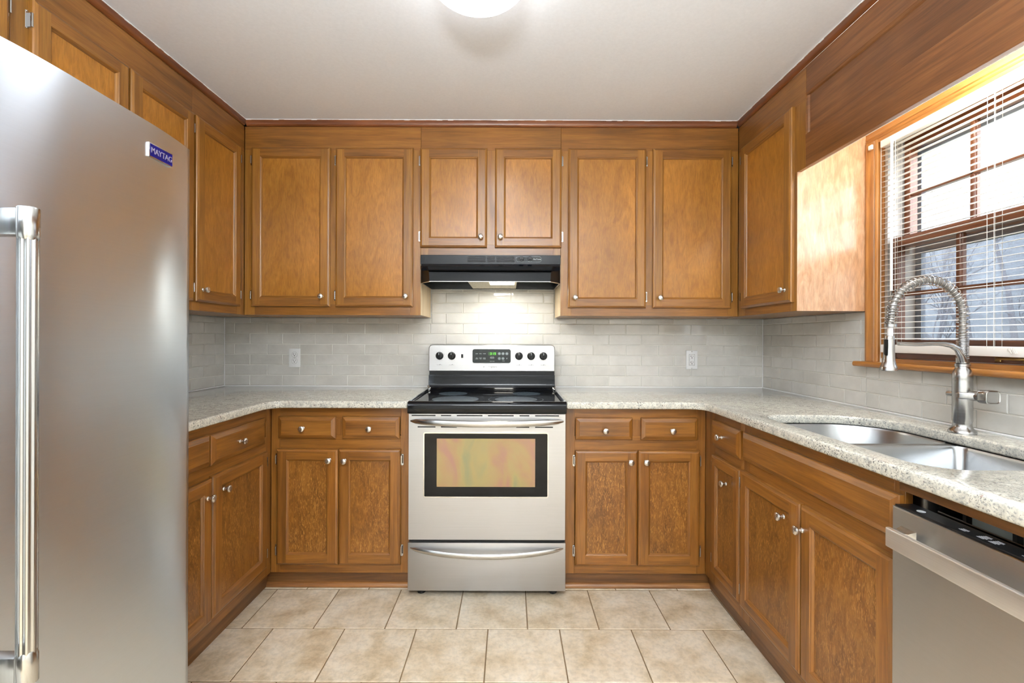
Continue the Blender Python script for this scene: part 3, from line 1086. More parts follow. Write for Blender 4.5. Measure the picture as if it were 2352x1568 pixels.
# hose path: up, over, down
RA = 0.117
ZA = 1.328
path = [(FX, FY, 1.19 + (ZA - 1.19) * i / 14) for i in range(14)]
path += [(FX - RA + RA * math.cos(PI * i / 40), FY, ZA + RA * math.sin(PI * i / 40)) for i in range(41)]
path += [(FX - 2 * RA - 0.0015 * i, FY, ZA - 0.007 * i) for i in range(1, 5)]
MB().tube(path, 0.0092, 14).build('hose', 'hose', fa)


def coil(path, r, wire, pitch_fn):
    P = [Vector(p) for p in path]
    L = [0]
    for a, c in zip(P[:-1], P[1:]):
        L.append(L[-1] + (c - a).length)
    out, ph, s = [], 0.0, 0.0
    i = 0
    while s < L[-1]:
        while i < len(L) - 2 and L[i + 1] < s:
            i += 1
        f = (s - L[i]) / max(L[i + 1] - L[i], 1e-9)
        p = P[i].lerp(P[i + 1], f)
        t = (P[min(i + 2, len(P) - 1)] - P[max(i - 1, 0)]).normalized()
        nrm = Vector((0, 1, 0))
        bn = t.cross(nrm).normalized()
        out.append(tuple(p + (nrm * math.cos(ph) + bn * math.sin(ph)) * r))
        st = 2 * PI / 14
        s += pitch_fn(s) * st / (2 * PI)
        ph += st
    return MB().tube(out, wire, 6)


coil(path, 0.0150, 0.0017, lambda s: 0.0049 if s < 0.055 else 0.0049 + min(1, (s - .055) / .05) * 0.0085 if s < 0.48 else 0.0085).build('spring', 'chrome' if False else 'faucet', fa)
HX = FX - 2 * RA - 0.004
MB().lathe(S([(0.018, 0), (0.023, 0.001), (0.023, 0.010), (0.019, 0.0115)]), (HX, FY, 1.290), n=26).build('collar', 'faucet', fa)
MB().lathe(S([(0.0115, 0), (0.0115, 0.032)]), (HX, FY, 1.259), n=20).build('white_hose', 'hosew', fa)
b = MB()
ax = (0.02, 0, 1)
b.lathe(S([(0.029, 0.0), (0.0325, 0.0015), (0.0325, 0.012), (0.031, 0.015), (0.0265, 0.024), (0.0235, 0.036), (0.0215, 0.055), (0.0205, 0.085), (0.021, 0.100), (0.021, 0.105), (0.019, 0.106), (0.018, 0.114), (0.012, 0.116)]),
        (HX - .005, FY, 1.146), ax, n=32)
sh = b.build('spray_head', 'faucet', fa)
b = MB()
b.box(HX - .0195, HX - .013, FY - .010, FY + .003, 1.196, 1.250, 0, .0025, 2)
b.build('spray_trigger', 'black', sh)
arm = [(FX - .008, FY - .009, 1.178), (FX - .016, FY - .012, 1.196), (FX - .030, FY - .014, 1.219), (FX - .052, FY - .015, 1.231), (FX - .075, FY - .014, 1.235)]
arm += [(FX - .075 - .140 * i / 8, FY - .014 + .010 * i / 8, 1.235 + .001 * math.sin(i)) for i in range(1, 9)]
MB().tube(arm, [.010, .010, .0095, .0085, .0075] + [.0062] * 8, 12).build('support_arm', 'faucet', fa)

# ------------------------------------------------------------------ range
RX0, RX1, RC = -0.488, 0.268, -0.110
FYR = 2.21
rg = thing('electric_range', 'freestanding stainless steel electric range with black glass cooktop under the hood', 'range', (RC, 2.5, 0.0))
b = MB()
b.box(RX0 + .004, RX1 - .004, 2.235, 2.86, 0.034, 0.926)
b.build('body', 'black', rg, smooth=False)
for x in (RX0 + .055, RX1 - .055):
    for y in (2.262, 2.80):
        MB().lathe([(0.020, 0.001), (0.021, 0.004), (0.019, 0.012), (0.008, 0.013), (0.007, 0.034)], (x, y, 0), n=8).build('foot', 'rubber', rg)
ct = MB()
ct.box(RX0 + .006, RX1 - .006, 2.226, 2.715, 0.926, 0.9385, 0, 0.001, 1)
ct = ct.build('cooktop', 'blackg', rg)
b = MB()
pr = [(2.200, 0.888), (2.198, 0.893), (2.198, 0.921), (2.2005, 0.932), (2.206, 0.940), (2.215, 0.9435), (2.226, 0.944), (2.234, 0.942), (2.236, 0.9385), (2.236, 0.888)]
b.rings([[(x, y, z) for y, z in pr] for x in (RX0 - .003, RX1 + .003)])
b.build('front_lip', 'blackg', ct)
M['burner'] = plain('grey_burner_glass', (60, 72, 82), 0.22)
for cx, cy, r, ring in ((-0.277, 2.335, .118, 0), (-0.318, 2.57, .080, 0), (0.030, 2.335, .108, .140), (0.092, 2.575, .078, 0)):
    b = MB()
    b.disc((cx, cy, 0.9386), r, n=48, th=.0004)
    if ring:
        b.disc((cx, cy, 0.9386), ring, n=56, th=.0004, rin=ring - .0035)
    b.build('burner', 'burner', ct)
for s in (-1, 1):
    x = RX0 + .003 if s < 0 else RX1 - .003
    b = MB()
    b.tube([(x, 2.236, .941), (x, 2.40, .943), (x, 2.60, .943), (x, 2.70, .944), (x, 2.722, .950), (x, 2.735, .962)], .0065, 10)
    b.tube([(x - s * .012, 2.240, .940), (x - s * .012, 2.70, .940)], .0028, 8)
    b.lathe([(.009, 0), (.010, .004), (.0085, .012), (.004, .016)], (x - s * .008, 2.722, .943), (0, -.2, 1), n=12)
    b.build('side_rail', 'chrome', ct)
# black splash panel and vent rail under the control panel
b = MB()
pr = [(2.700, .9390), (2.715, .9405), (2.728, .946), (2.737, .957), (2.742, .975), (2.748, 1.018), (2.750, 1.028), (2.80, 1.028), (2.80, .935), (2.70, .935)]
b.rings([[(x, y, z) for y, z in pr] for x in (RX0 + .001, RX1 - .001)])
b.build('splash_panel', 'blackg', rg)
MB().box(RX0 + .001, RX1 - .001, 2.768, 2.85, 1.0285, 1.050).build('vent_rail', 'black', rg, smooth=False)
bgd = MB()
sec = fillet([(RX0 - .001, 1.0495), (RX1 + .001, 1.0495), (RX1 + .001, 1.209), (RX0 - .001, 1.209)], [.004, .004, .022, .022], 6)
bgd.rings([[(x * 1, 2.862, z) for x, z in sec], [(x, 2.764, z) for x, z in sec], [(RC + (x - RC) * .997, 2.7585, 1.129 + (z - 1.129) * .985) for x, z in sec], [(RC + (x - RC) * .990, 2.756, 1.129 + (z - 1.129) * .955) for x, z in sec]])
bgd = bgd.build('control_panel', 'steel_r', rg, ang=25)
PY = 2.756
for i, (x, z) in enumerate(((-.424, 1.142), (-.351, 1.142), (.0525, 1.142), (.1255, 1.142), (.199, 1.142))):
    b = MB()
    b.lathe([(.0235, 0), (.0235, .002), (.021, .004), (.0195, .018), (.017, .021), (.0001, .0215)], (x, PY - .0003, z), (0, -1, 0), n=28)
    b.box(x - .0035, x + .0035, PY - .030, PY - .018, z - .019, z + .021, 0, .0012, 1)
    k = b.build('burner_knob', 'knobb', bgd)
    MB().box(x - .0011, x + .0011, PY - .0306, PY - .0300, z + .006, z + .020).build('pointer', 'inkw', k, smooth=False)
    m = MB()
    for q in range(9):
        an = math.radians(-150 + q * 300 / 8) + PI / 2
        m.box(x + .0295 * math.cos(an) - .0012, x + .0295 * math.cos(an) + .0012, PY - .0005, PY - .0001, z + .0295 * math.sin(an) - .0012, z + .0295 * math.sin(an) + .0012)
    for dx in (-.016, -.010, -.004, .010):
        m.box(x + dx, x + dx + .0045, PY - .0005, PY - .0001, z - .0555, z - .0535)
    m.box(x + .001, x + .006, PY - .0005, PY - .0001, z - .0555, z - .0500)
    m.build('print', 'ink', bgd, smooth=False)
MB().box(-.294, -.282, PY - .003, PY - .0001, 1.130, 1.152, 0, .001, 1).build('rocker_switch', 'black', bgd)
b = MB()
sec = fillet([(-.229, 1.097), (.006, 1.097), (.006, 1.186), (-.229, 1.186)], [.014] * 4, 6)
b.rings([[(x, PY - .0001, z) for x, z in sec], [(x, PY - .003, z) for x, z in sec]])
b.build('display_bezel', 'plate', bgd)
b = MB()
sec = fillet([(-.226, 1.100), (.003, 1.100), (.003, 1.183), (-.226, 1.183)], [.012] * 4, 6)
b.rings([[(x, PY - .003, z) for x, z in sec], [(x, PY - .004, z) for x, z in sec]])
dp = b.build('display', 'disp', bgd)
MB().box(-.132, -.083, PY - .0043, PY - .0040, 1.146, 1.165).build('clock_window', 'ledbg', dp, smooth=False)
SEG = {'3': 'abcdg', '1': 'bc', '9': 'abcdfg'}


def digit(b, ch, x, z, wd, ht):
    t_ = .0014
    y0, y1 = PY - .0049, PY - .0044
    q = {'a': (x, x + wd, z + ht - t_, z + ht), 'd': (x, x + wd, z, z + t_), 'g': (x, x + wd, z + ht / 2 - t_ / 2, z + ht / 2 + t_ / 2),
         'b': (x + wd - t_, x + wd, z + ht / 2, z + ht), 'c': (x + wd - t_, x + wd, z, z + ht / 2), 'f': (x, x + t_, z + ht / 2, z + ht), 'e': (x, x + t_, z, z + ht / 2)}
    for s_ in SEG[ch]:
        a, c, d, e = q[s_]
        b.box(a, c, y0, y1, d, e)


b = MB()
digit(b, '3', -.120, 1.149, .0072, .0135)
b.box(-.1095, -.108, PY - .0049, PY - .0044, 1.1525, 1.154)
b.box(-.1095, -.108, PY - .0049, PY - .0044, 1.158, 1.1595)
digit(b, '1', -.107, 1.149, .0072, .0135)
digit(b, '9', -.0945, 1.149, .0072, .0135)
b.build('clock_digits', 'led', dp, smooth=False)
b = MB()
for x, z in ((-.065, 1.156), (-.043, 1.156), (-.020, 1.156), (-.065, 1.127), (-.043, 1.127)):
    b.disc((x, PY - .0040, z), .0088, (0, -1, 0), 20, 0, .0004)
b.build('touch_pads', 'btn', dp)
for body, x, z, s_ in (('BAKE', -.200, 1.155, .0062), ('BROIL', -.178, 1.155, .0055), ('WARM', -.155, 1.155, .0055), ('SELF\nCLEAN', -.200, 1.127, .0055), ('COOK\nTIME', -.178, 1.127, .0055), ('SLOW\nCOOK', -.155, 1.127, .0055),
                       ('BAKE TIME\nDELAY START\nOVEN LOCK', -.108, 1.132, .0042), ('electric range', -.108, 1.110, .0050), ('ON/OFF', -.040, 1.112, .0042), ('X', -.020, 1.127, .010),
                       ('+', -.065, 1.156, .009), ('-', -.065, 1.127, .012), ('START', -.043, 1.156, .0042), ('STOP', -.020, 1.156, .0042), ('TIMER', -.043, 1.127, .0042)):
    text(body, s_, 'B', PY, x, z, .0046, 'inkw', dp, 'lettering', .0002)
text('Frigidaire', .0135, 'B', PY, RC + .006, 1.077, .0004, 'ink', bgd, 'lettering', .0004)
MB().prism([(-.163, 1.080), (-.158, 1.071), (-.153, 1.080), (-.156, 1.080), (-.158, 1.076), (-.160, 1.080)], 1, PY - .0006, PY - .0001).build('emblem', 'ink', bgd, smooth=False)
# oven door
DX0, DX1 = -.487, .267
od = MB()
wx0, wx1, wz0, wz1 = -.411, .181, .487, .790
od.box(DX0, wx0, FYR, FYR + .045, .279, .884)
od.box(wx1, DX1, FYR, FYR + .045, .279, .884)
od.box(wx0, wx1, FYR, FYR + .045, .279, wz0)
od.box(wx0, wx1, FYR, FYR + .045, wz1, .884)
od = od.build('oven_door', 'steel_r', rg, smooth=False)
b = MB()
o_ = fillet([(wx0 - .006, wz0 - .006), (wx1 + .006, wz0 - .006), (wx1 + .006, wz1 + .006), (wx0 - .006, wz1 + .006)], [.010] * 4, 5)
i_ = fillet([(wx0, wz0), (wx1, wz0), (wx1, wz1), (wx0, wz1)], [.006] * 4, 5)
b.rings([[(x, FYR + .001, z) for x, z in o_], [(x, FYR - .002, z) for x, z in o_], [(x, FYR - .002, z) for x, z in i_], [(x, FYR + .004, z) for x, z in i_]], 0, True, False, False)
b.build('window_rim', 'chrome', od)
MB().box(wx0, wx1, FYR + .002, FYR + .010, wz0, wz1).build('oven_window', 'blackg', od, smooth=False)
MB().box(-.352, .122, FYR + .0012, FYR + .0019, .533, .765).build('inner_window', 'oveng', od, smooth=False)['label'] = 'heat-tinted amber inner glass'
b = MB()
for x0, x1 in ((-.473, -.358), (-.332, -.283), (-.256, -.132), (-.106, .018), (.046, .093), (.121, .236)):
    b.box(x0, x1, FYR - .0008, FYR + .0004, .8735, .8790)
for x0, x1 in ((-.444, -.358), (-.332, -.256), (.030, .093), (.121, .207)):
    b.box(x0, x1, FYR - .0008, FYR + .0004, .8185, .8240)
b.build('vent_slots', 'gap', od, smooth=False)


def bow(name, parent, zc, drop, out, th):
    b = MB()
    n = 28
    rs = []
    for i in range(n + 1):
        s_ = -1 + 2 * i / n
        x = RC + s_ * .368
        k = math.sqrt(max(0, 1 - abs(s_) ** 6)) * .75 + .25
        y = FYR - .004 - out * (1 - s_ ** 2) ** .85
        z = zc - drop * (1 - s_ ** 2)
        r = th * k
        rs.append([(x, y + .55 * r * math.cos(2 * PI * q / 12), z + r * math.sin(2 * PI * q / 12)) for q in range(12)])
    b.rings(rs)
    return b.build(name, 'steel_p', parent)


bow('handle', od, .8505, .006, .050, .0150)
MB().box(RX0 + .003, RX1 - .003, 2.222, 2.236, .266, .279).build('door_gap', 'gap', rg, smooth=False)
dw_ = MB().box(DX0 - .002, DX1 + .002, FYR - .002, FYR + .040, .034, .265, 0, .002, 2).build('storage_drawer', 'steel_r', rg)
bow('handle', dw_, .240, .018, .050, .0135)

# ------------------------------------------------------------------ range hood
hd = thing('range_hood', 'black under-cabinet range hood with its lamp lit above the range', 'range hood', (RC, 2.68, 1.552))
hx0, hx1 = -.4965, .2755
b = MB()
b.box(hx0, hx1, 2.530, 2.876, 1.655, 1.7065, 0, .0015, 1)
b.build('top_box', 'hoodb', hd)
# flared skirt with chamfered front corners, open below
b = MB()


def hexa(y, ins, z, xin=.0, yb=2.874):
    return [(hx0 + xin, yb, z), (hx0 + xin, 2.545, z), (hx0 + ins + xin, y, z), (hx1 - ins - xin, y, z), (hx1 - xin, 2.545, z), (hx1 - xin, yb, z)]


b.rings([hexa(2.540, .004, 1.6545), hexa(2.505, .034, 1.632), hexa(2.480, .052, 1.612), hexa(2.470, .058, 1.604), hexa(2.460, .062, 1.553),
         hexa(2.466, .064, 1.553, .005, 2.868), hexa(2.468, .064, 1.568, .006, 2.866), hexa(2.500, .04, 1.640, .006, 2.86)], 0, True, False, True)
hs = b.build('skirt', 'hoodb', hd, ang=25)
b = MB()
rows = []
for i in range(11):          # glossy rolled visor with rounded lower corners
    a = PI / 2 * i / 10
    z = 1.6545 - .046 * math.sin(a)
    y = 2.529 - .074 * (1 - math.cos(a)) ** .6 if i else 2.529
    ins = .004 + .050 * (1 - math.sqrt(max(0, 1 - (i / 10) ** 2.6)))
    rows.append((y, z, ins))
fr_ = [[(hx0 + q, y, z), (hx1 - q, y, z), (hx1 - q, y + .012, z + .004), (hx0 + q, y + .012, z + .004)] for y, z, q in rows]
b.rings(fr_)
b.build('visor', 'hoodv', hd)
b = MB()
b.rings([hexa(2.4590, .061, 1.5532), hexa(2.4590, .061, 1.5512), hexa(2.467, .066, 1.5512, .007, 2.866), hexa(2.467, .066, 1.5532, .007, 2.866), hexa(2.4590, .061, 1.5532)], 0, True, False, False)
b.build('bright_rim', 'nickel', hs)
MB().box(hx0 + .02, hx1 - .02, 2.52, 2.858, 1.585, 1.588).build('inner_pan', 'hoodi', hd, smooth=False)
b = MB()
b.box(-.235, .035, 2.500, 2.850, 1.556, 1.570, 0, .003, 1)
fl = b.build('grease_filter', 'filter', hd, smooth=False)
MB().box(-.115, .022, 2.506, 2.62, 1.5525, 1.5559, 0, .001, 1).build('lamp_lens', 'lens', hd)
b = MB()
for i in range(4):
    z = 1.696 - i * .0085
    for x0, x1 in ((-.238, -.138), (-.130, -.086), (-.078, .022)):
        b.box(x0, x1, 2.5292, 2.5302, z - .0022, z + .0022)
b.build('vent_grille', 'gap', hd, smooth=False)
b = MB()
sec = fillet([(.030, 1.668), (.172, 1.668), (.172, 1.698), (.030, 1.698)], [.0145] * 4, 6)
b.rings([[(x, 2.5298, z) for x, z in sec], [(x, 2.5280, z) for x, z in sec]])
cp = b.build('switch_plate', 'btn', hd)
b = MB()
sec = fillet([(.0318, 1.6698), (.1702, 1.6698), (.1702, 1.6962), (.0318, 1.6962)], [.013] * 4, 6)
b.rings([[(x, 2.5281, z) for x, z in sec], [(x, 2.5276, z) for x, z in sec]])
b.build('switch_face', 'disp', cp)
for x in (.060, .107):
    b = MB()
    b.lathe([(.0135, 0), (.0135, .002), (.012, .004), (.0001, .0045)], (x, 2.5276, 1.685), (0, -1, 0), n=24)
    b.box(x - .010, x + .010, 2.519, 2.5235, 1.6815, 1.6885, 0, .001, 1)
    b.build('rocker_switch', 'black', cp)
text('FAN', .0065, 'B', 2.5276, .060, 1.6725, .0004, 'inkw', cp, 'lettering', .0003)
text('LIGHT', .0065, 'B', 2.5276, .107, 1.6725, .0004, 'inkw', cp, 'lettering', .0003)
text('NuTone', .0125, 'B', 2.5276, .146, 1.6835, .0004, 'inkw', cp, 'lettering', .0003)
ld = bpy.data.lights.new('hood_lamp_light', 'AREA')
ld.shape = 'RECTANGLE'
ld.size, ld.size_y = .13, .10
ld.energy = HOOD
ld.color = (1.0, .96, .86)
lo = bpy.data.objects.new('hood_lamp_light', ld)
C.objects.link(lo)
lo.location = (-.046, 2.62, 1.550)

# ------------------------------------------------------------------ fridge
FXf, FY0, FY1, FS = -0.857, 0.28, 1.250, 0.722      # door face, near edge, far edge, seam between the doors
fr = thing('refrigerator', 'big stainless steel fridge at the left edge of the photo', 'refrigerator', (-1.30, 0.73, 0.0))
MB().box(-1.70, -0.935, FY0 + .01, FY1 - .012, .03, 1.735, 0, .004, 1).build('cabinet_body', 'side', fr)
MB().box(-1.66, -0.96, FY0 + .05, FY1 - .05, .001, .03).build('base_grille', 'black', fr, smooth=False)


def fdoor(name, y0, y1, z0, z1):
    """door slab with a gently rounded front edge at both sides"""
    b = MB()
    cw = .170          # the front bows back gently over this width at each side
    half = []
    for i in range(13):
        t_ = i / 12
        half.append((.0160 * t_ ** 2.0, cw * (1 - t_)))
    half += [(.0180, -.0012), (.0205, -.0020), (.0240, -.0022)]
    pts = [(-0.930, y0), (-0.930, y1)]
    pts += [(FXf - p, y1 - .0022 - q) for p, q in reversed(half)]
    pts += [(FXf - p, y0 + .0022 + q) for p, q in half]
    b.rings([[(x, y, z) for x, y in pts] for z in (z0, z0 + .004, z1 - .004, z1)])
    return b.build(name, 'steel', fr, ang=50)


dr = fdoor('door', FS + .003, FY1, .085, 1.758)
dl = fdoor('door', FY0, FS - .003, .085, 1.758)


def fhandle(parent, y, z0, z1, dirn):
    hx = FXf + .064
    b = MB()
    # fluted bar
    ring = []
    n = 40
    for i in range(n):
        a = 2 * PI * i / n
        r = .0126 + .0009 * math.cos(8 * a)
        ring.append((r * math.cos(a), r * math.sin(a)))
    b.rings([[(hx + p, y + q, z) for p, q in ring] for z in (z0 + .03, z1 - .03)])
    h = b.build('handle', 'steel_p', parent, ang=60)
    for zc, s in ((z1, -1), (z0, 1)):
        c = MB()
        c.lathe([(.0125, .0), (.0138, .0008), (.0146, .002), (.0146, .046), (.0138, .049), (.0130, .053), (.0125, .054)], (hx, y, zc), (0, 0, s), n=32)
        lo_, hi_ = sorted((zc + s * .003, zc + s * .047))
        c.box(FXf + .0002, hx - .006, y - .0105, y + .0105, lo_, hi_, 0, .002, 2)
        k = c.build('handle_bracket', 'steel_p', h)
        MB().lathe([(.0028, 0), (.0028, .0008), (.0018, .0008), (.0016, .0001)], (FXf + .020, y - .0104, zc + s * .025), (0, -1, 0), n=12).build('set_screw', 'chrome', h)


fhandle(dr, .755, .680, 1.462, 1)
fhandle(dl, .678, .680, 1.462, -1)
b = MB()
b.box(FXf - .0045, FXf + .0042, 1.083, 1.158, 1.676, 1.710, 0, .0015, 2)
bd = b.build('badge', 'chrome', dr)
MB().box(FXf + .0042, FXf + .0047, 1.0855, 1.1565, 1.6785, 1.7075).build('badge_face', 'blue', bd, smooth=False)
text('MAYTAG', .0195, 'L', FXf, 1.121, 1.6925, .0053, 'silver', bd, 'lettering', .0010, sx=.86)

# ------------------------------------------------------------------ dishwasher
dw = thing('dishwasher', 'stainless steel dishwasher with a bar handle at the lower right corner', 'dishwasher', (1.24, 0.82, 0.0))
DXf = 0.935
dy0, dy1 = 0.520, 1.1205
MB().box(.985, 1.56, dy0 + .003, dy1 - .060, .10, .832).build('tub', 'black', dw, smooth=False)
MB().box(1.02, 1.54, dy0 + .01, dy1 - .01, .001, .10).build('toe_panel', 'black', dw, smooth=False)
b = MB()
sec = [(DXf, .105), (DXf, .842), (DXf + .003, .8455), (.983, .8455), (.983, .105)]
b.rings([[(x, y, z) for x, z in sec] for y in (dy0, dy1)])
dd = b.build('door', 'steel_d', dw, smooth=False)
MB().box(DXf + .0035, .984, dy0 + .001, dy1 - .001, .8456, .850, 0, .001, 1).build('control_strip', 'black', dd)
MB().box(DXf - .0003, DXf + .0035, dy0, dy1, .8450, .8466).build('edge_strip', 'chrome', dd, smooth=False)
# curved scoop bracket and flat bar
b = MB()
b.box(.897, .909, dy0 + .015, dy1 - .022, .757, .803, 0, .004, 3)
hb = b.build('handle', 'bar', dd)
for y0, y1 in ((dy1 - .065, dy1 - .024), (dy0 + .017, dy0 + .058)):
    b = MB()
    b.rings([[(.906, y, z0) for y, z0 in ((y0 + .012, .800), (y0 + .012, .762), (y1, .762), (y1, .800))],
             [(.922, y, z0) for y, z0 in ((y0 + .008, .798), (y0 + .008, .766), (y1, .766), (y1, .798))],
             [(DXf + .001, y, z0) for y, z0 in ((y0, .806), (y0, .758), (y1, .758), (y1, .806))]])
    b.build('handle_bracket', 'steel_p', hb)
b = MB()
b.lathe([(.0085, 0), (.0085, .0004), (.0058, .0004), (.0058, 0), (.0085, 0)], (.957, 1.068, .8502), n=28, caps=False)
b.box(.9535, .9605, 1.0675, 1.0685, .8502, .8505)
b.box(.9565, .9575, 1.064, 1.072, .8502, .8505)
b.lathe([(.0055, 0), (.0055, .0003)], (.957, 1.068, .85005), n=24)
b.build('emblem', 'inkw', dd)
b = MB()
for y, n in ((.965, 3), (.928, 5), (.905, 5), (.845, 4), (.80, 4), (.76, 4)):
    for i in range(n):
        b.box(.950 + i * .0045, .9515 + i * .0045, y - .007 - .002 * (i % 2), y + .007, .8502, .8505)
b.build('print', 'inkw', dd, smooth=False)
# insulation and clips seen in the slot under the worktop
b = MB()
b.box(1.005, 1.06, .53, 1.02, .8335, .868, 0, .004, 1)
b.build('insulation_blanket', 'insul', dw)
for y in (.70, .80, .90, 1.0):
    MB().box(.990, 1.003, y - .004, y + .004, .8335, .882).build('mounting_clip', 'black', dw, smooth=False)
b = MB()
b.box(.988, .990, .53, 1.06, .8335, .8545)
b.build('tub_flange', 'chrome', dw, smooth=False)
tag(MB().box(.955, .972, .30, 1.126, .882, .9065, 0, .001, 1).build('filler_rail', 'toe', loc=(.963, .75, .882)), 'narrow brown wood rail under the worktop above the dishwasher', 'rail')

# ------------------------------------------------------------------ outlets


def outlet(x, z, decora, label):
    t = thing('wall_outlet', label, 'outlet', (x, YB - .008, z), 'wall outlets')
    y = YB - .0072
    MB().box(x - .0355, x + .0355, y - .006, y, z - .0585, z + .0585, 0, .0025, 2).build('cover_plate', 'plate', t)
    yf = y - .006
    if decora:
        p = MB().box(x - .0165, x + .0165, yf - .0022, yf + .001, z - .0335, z + .0335, 0, .001, 1).build('socket_face', 'plate', t)
        MB().rings([[(x + a, yf + .0005, z + c) for a, c in ((-.018, -.035), (.018, -.035), (.018, .035), (-.018, .035))], [(x + a, yf - .0004, z + c) for a, c in ((-.018, -.035), (.018, -.035), (.018, .035), (-.018, .035))]]).build('socket_gap', 'ink', t, smooth=False)
        yy = yf - .0022
        cs = (.0185, -.0185)
        for c in (-.052, .052):
            MB().lathe([(.0028, 0), (.0026, .0008), (.0001, .0009)], (x, yf - .0001, z + c), (0, -1, 0), n=12).build('screw', 'nickel', t)
    else:
        b = MB()
        for c in (.0195, -.0195):
            b.lathe([(.0172, 0), (.0172, .0014), (.0165, .0020), (.0001, .0021)], (x, yf + .0003, z + c), (0, -1, 0), n=28)
        p = b.build('socket_face', 'plate', t)
        b = MB()
        for c in (.0195, -.0195):
            b.lathe([(.0182, 0), (.0182, .0005), (.0172, .0005)], (x, yf - .0001, z + c), (0, -1, 0), n=28, caps=False)
        b.build('socket_gap', 'ink', t)
        MB().lathe([(.0028, 0), (.0026, .0008), (.0001, .0009)], (x, yf - .0001, z), (0, -1, 0), n=12).build('screw', 'nickel', t)
        yy = yf - .0018
        cs = (.0195, -.0195)
    b = MB()
    for c in cs:
        b.box(x - .0075, x - .0050, yy - .0006, yy + .0002, z + c + .000, z + c + .009)
        b.box(x + .0050, x + .0072, yy - .0006, yy + .0002, z + c + .001, z + c + .008)
        if decora:
            b.box(x - .0105, x - .0050, yy - .0006, yy + .0002, z + c + .0035, z + c + .0055)
        b.lathe([(.0030, 0), (.0030, .0006)], (x, yy + .0001, z + c - .006), (0, -1, 0), n=12)
    b.build('slots', 'slot', p, smooth=False)


outlet(-1.351, 1.121, False, 'white round-socket duplex outlet on the tiles left of the range')
outlet(1.138, 1.117, True, 'white rectangular-socket outlet on the tiles right of the range')

# ------------------------------------------------------------------ ceiling light
DC = (-.108, 1.472)
cl = thing('ceiling_light', 'lit round white glass dome light on the ceiling at the top of the photo', 'ceiling light', (DC[0], DC[1], 2.34))
MB().lathe([(.02, 0), (.190, -.0005), (.192, -.004), (.188, -.020), (.182, -.030), (.172, -.032)], (DC[0], DC[1], ZC - .0005), n=56, caps=True).build('rim', 'white', cl)
b = MB()
b.lathe([(.172, 0)] + [(.172 * math.cos(a), -.100 * math.sin(a)) for a in [PI / 2 * i / 12 for i in range(1, 12)]] + [(.0005, -.100)], (DC[0], DC[1], ZC - .030), n=48)
b.build('glass_shade', 'dome', cl)

# ------------------------------------------------------------------ window over the sink
wn = struct(MB().box(1.596, 1.748, WY1 - .0155, WY1 - .0005, WZ0 + .02, WZ1 - .016).build('window_1', 'case', smooth=False))
WL[wn] = Vector((0, 0, 0))
b = MB()
b.box(1.596, 1.748, WY0 + .0005, WY0 + .0155, WZ0 + .02, WZ1 - .016)
b.box(1.580, 1.748, WY0 + .0005, WY1 - .0005, WZ1 - .0155, WZ1 - .0005)
b.box(1.600, 1.748, WY0 + .0005, WY1 - .0005, WZ0 + .0005, WZ0 + .019)
b.build('jamb', 'case_h', wn, smooth=False)
b = MB()


def casing(fn2, a, c):
    """moulded casing: profile across the width, swept along the length"""
    pr = [(0, 0), (0, .016), (.004, .019), (.012, .019), (.016, .016), (.030, .014), (.046, .016), (.050, .012), (.054, .016), (.060, .014), (.064, .010), (.064, 0)]
    b.rings([[fn2(p, q, t) for p, q in pr] for t in (a, c)])


casing(lambda p, q, t: (XR - q - .0002, 2.0415 - p, t), 1.153, 2.1115)
casing(lambda p, q, t: (XR - q - .0002, 1.0365 + p, t), 1.153, 2.1115)
b.build('side_casing', 'case', wn)
b = MB()
casing(lambda p, q, t: (XR - q - .0002, t, 2.176 - p), 1.0365, 2.0415)
b.build('head_casing', 'case_h', wn)
b = MB()
sec = [(1.600, 1.1505), (1.541, 1.1305 + .001), (1.5365, 1.134), (1.535, 1.141), (1.5365, 1.148), (1.541, 1.1525), (1.600, 1.1525)]
sec = [(1.5905, 1.1305), (1.541, 1.1305), (1.5365, 1.134), (1.535, 1.141), (1.5365, 1.148), (1.541, 1.1525), (1.5905, 1.1525)]
b.rings([[(x, y, z) for x, z in sec] for y in (.975, 2.062)])
b.build('sill', 'case_h', wn)
b = MB()
b.box(1.599, 1.66, WY1 - .030, WY1 - .0160, WZ0 + .02, WZ1 - .017)
b.box(1.665, 1.72, WY1 - .026, WY1 - .0160, WZ0 + .02, WZ1 - .017)
b.build('jamb_liner', 'liner', wn, smooth=False)


def sash(x0, x1, z0, z1, zb, zt, zm, name):
    """wood sash with muntins: zb/zt = bottom and top rail inner edges, zm = horizontal muntin"""
    y0, y1 = WY0 + .020, WY1 - .030
    b = MB()
    b.box(x0, x1, y0, y0 + .045, z0, z1, 0, .002, 1)
    b.box(x0, x1, y1 - .028, y1, z0, z1, 0, .002, 1)
    ya, yb = y0 + .045, y1 - .028
    for ym in (1.666, 1.405):
        b.box(x0 + .004, x1 - .004, ym - .009, ym + .009, zb, zt, 0, .003, 1)
        b.box(x0 + .010, x1 - .010, ym - .012, ym + .012, zb, zt, 0, .002, 1)
    b.box(x0, x1, ya, yb, z0, zb, 1, .002, 1)
    b.box(x0, x1, ya, yb, zt, z1, 1, .002, 1)
    b.box(x0 + .004, x1 - .004, ya, yb, zm - .008, zm + .008, 1, .003, 1)
    s_ = b.build(name, ['sash_v', 'sash'], wn, smooth=False)
    MB().box((x0 + x1) / 2 - .0015, (x0 + x1) / 2 + .0015, ya - .005, yb + .005, zb - .005, zt + .005).build('pane', 'glass', s_, smooth=False)
    return s_


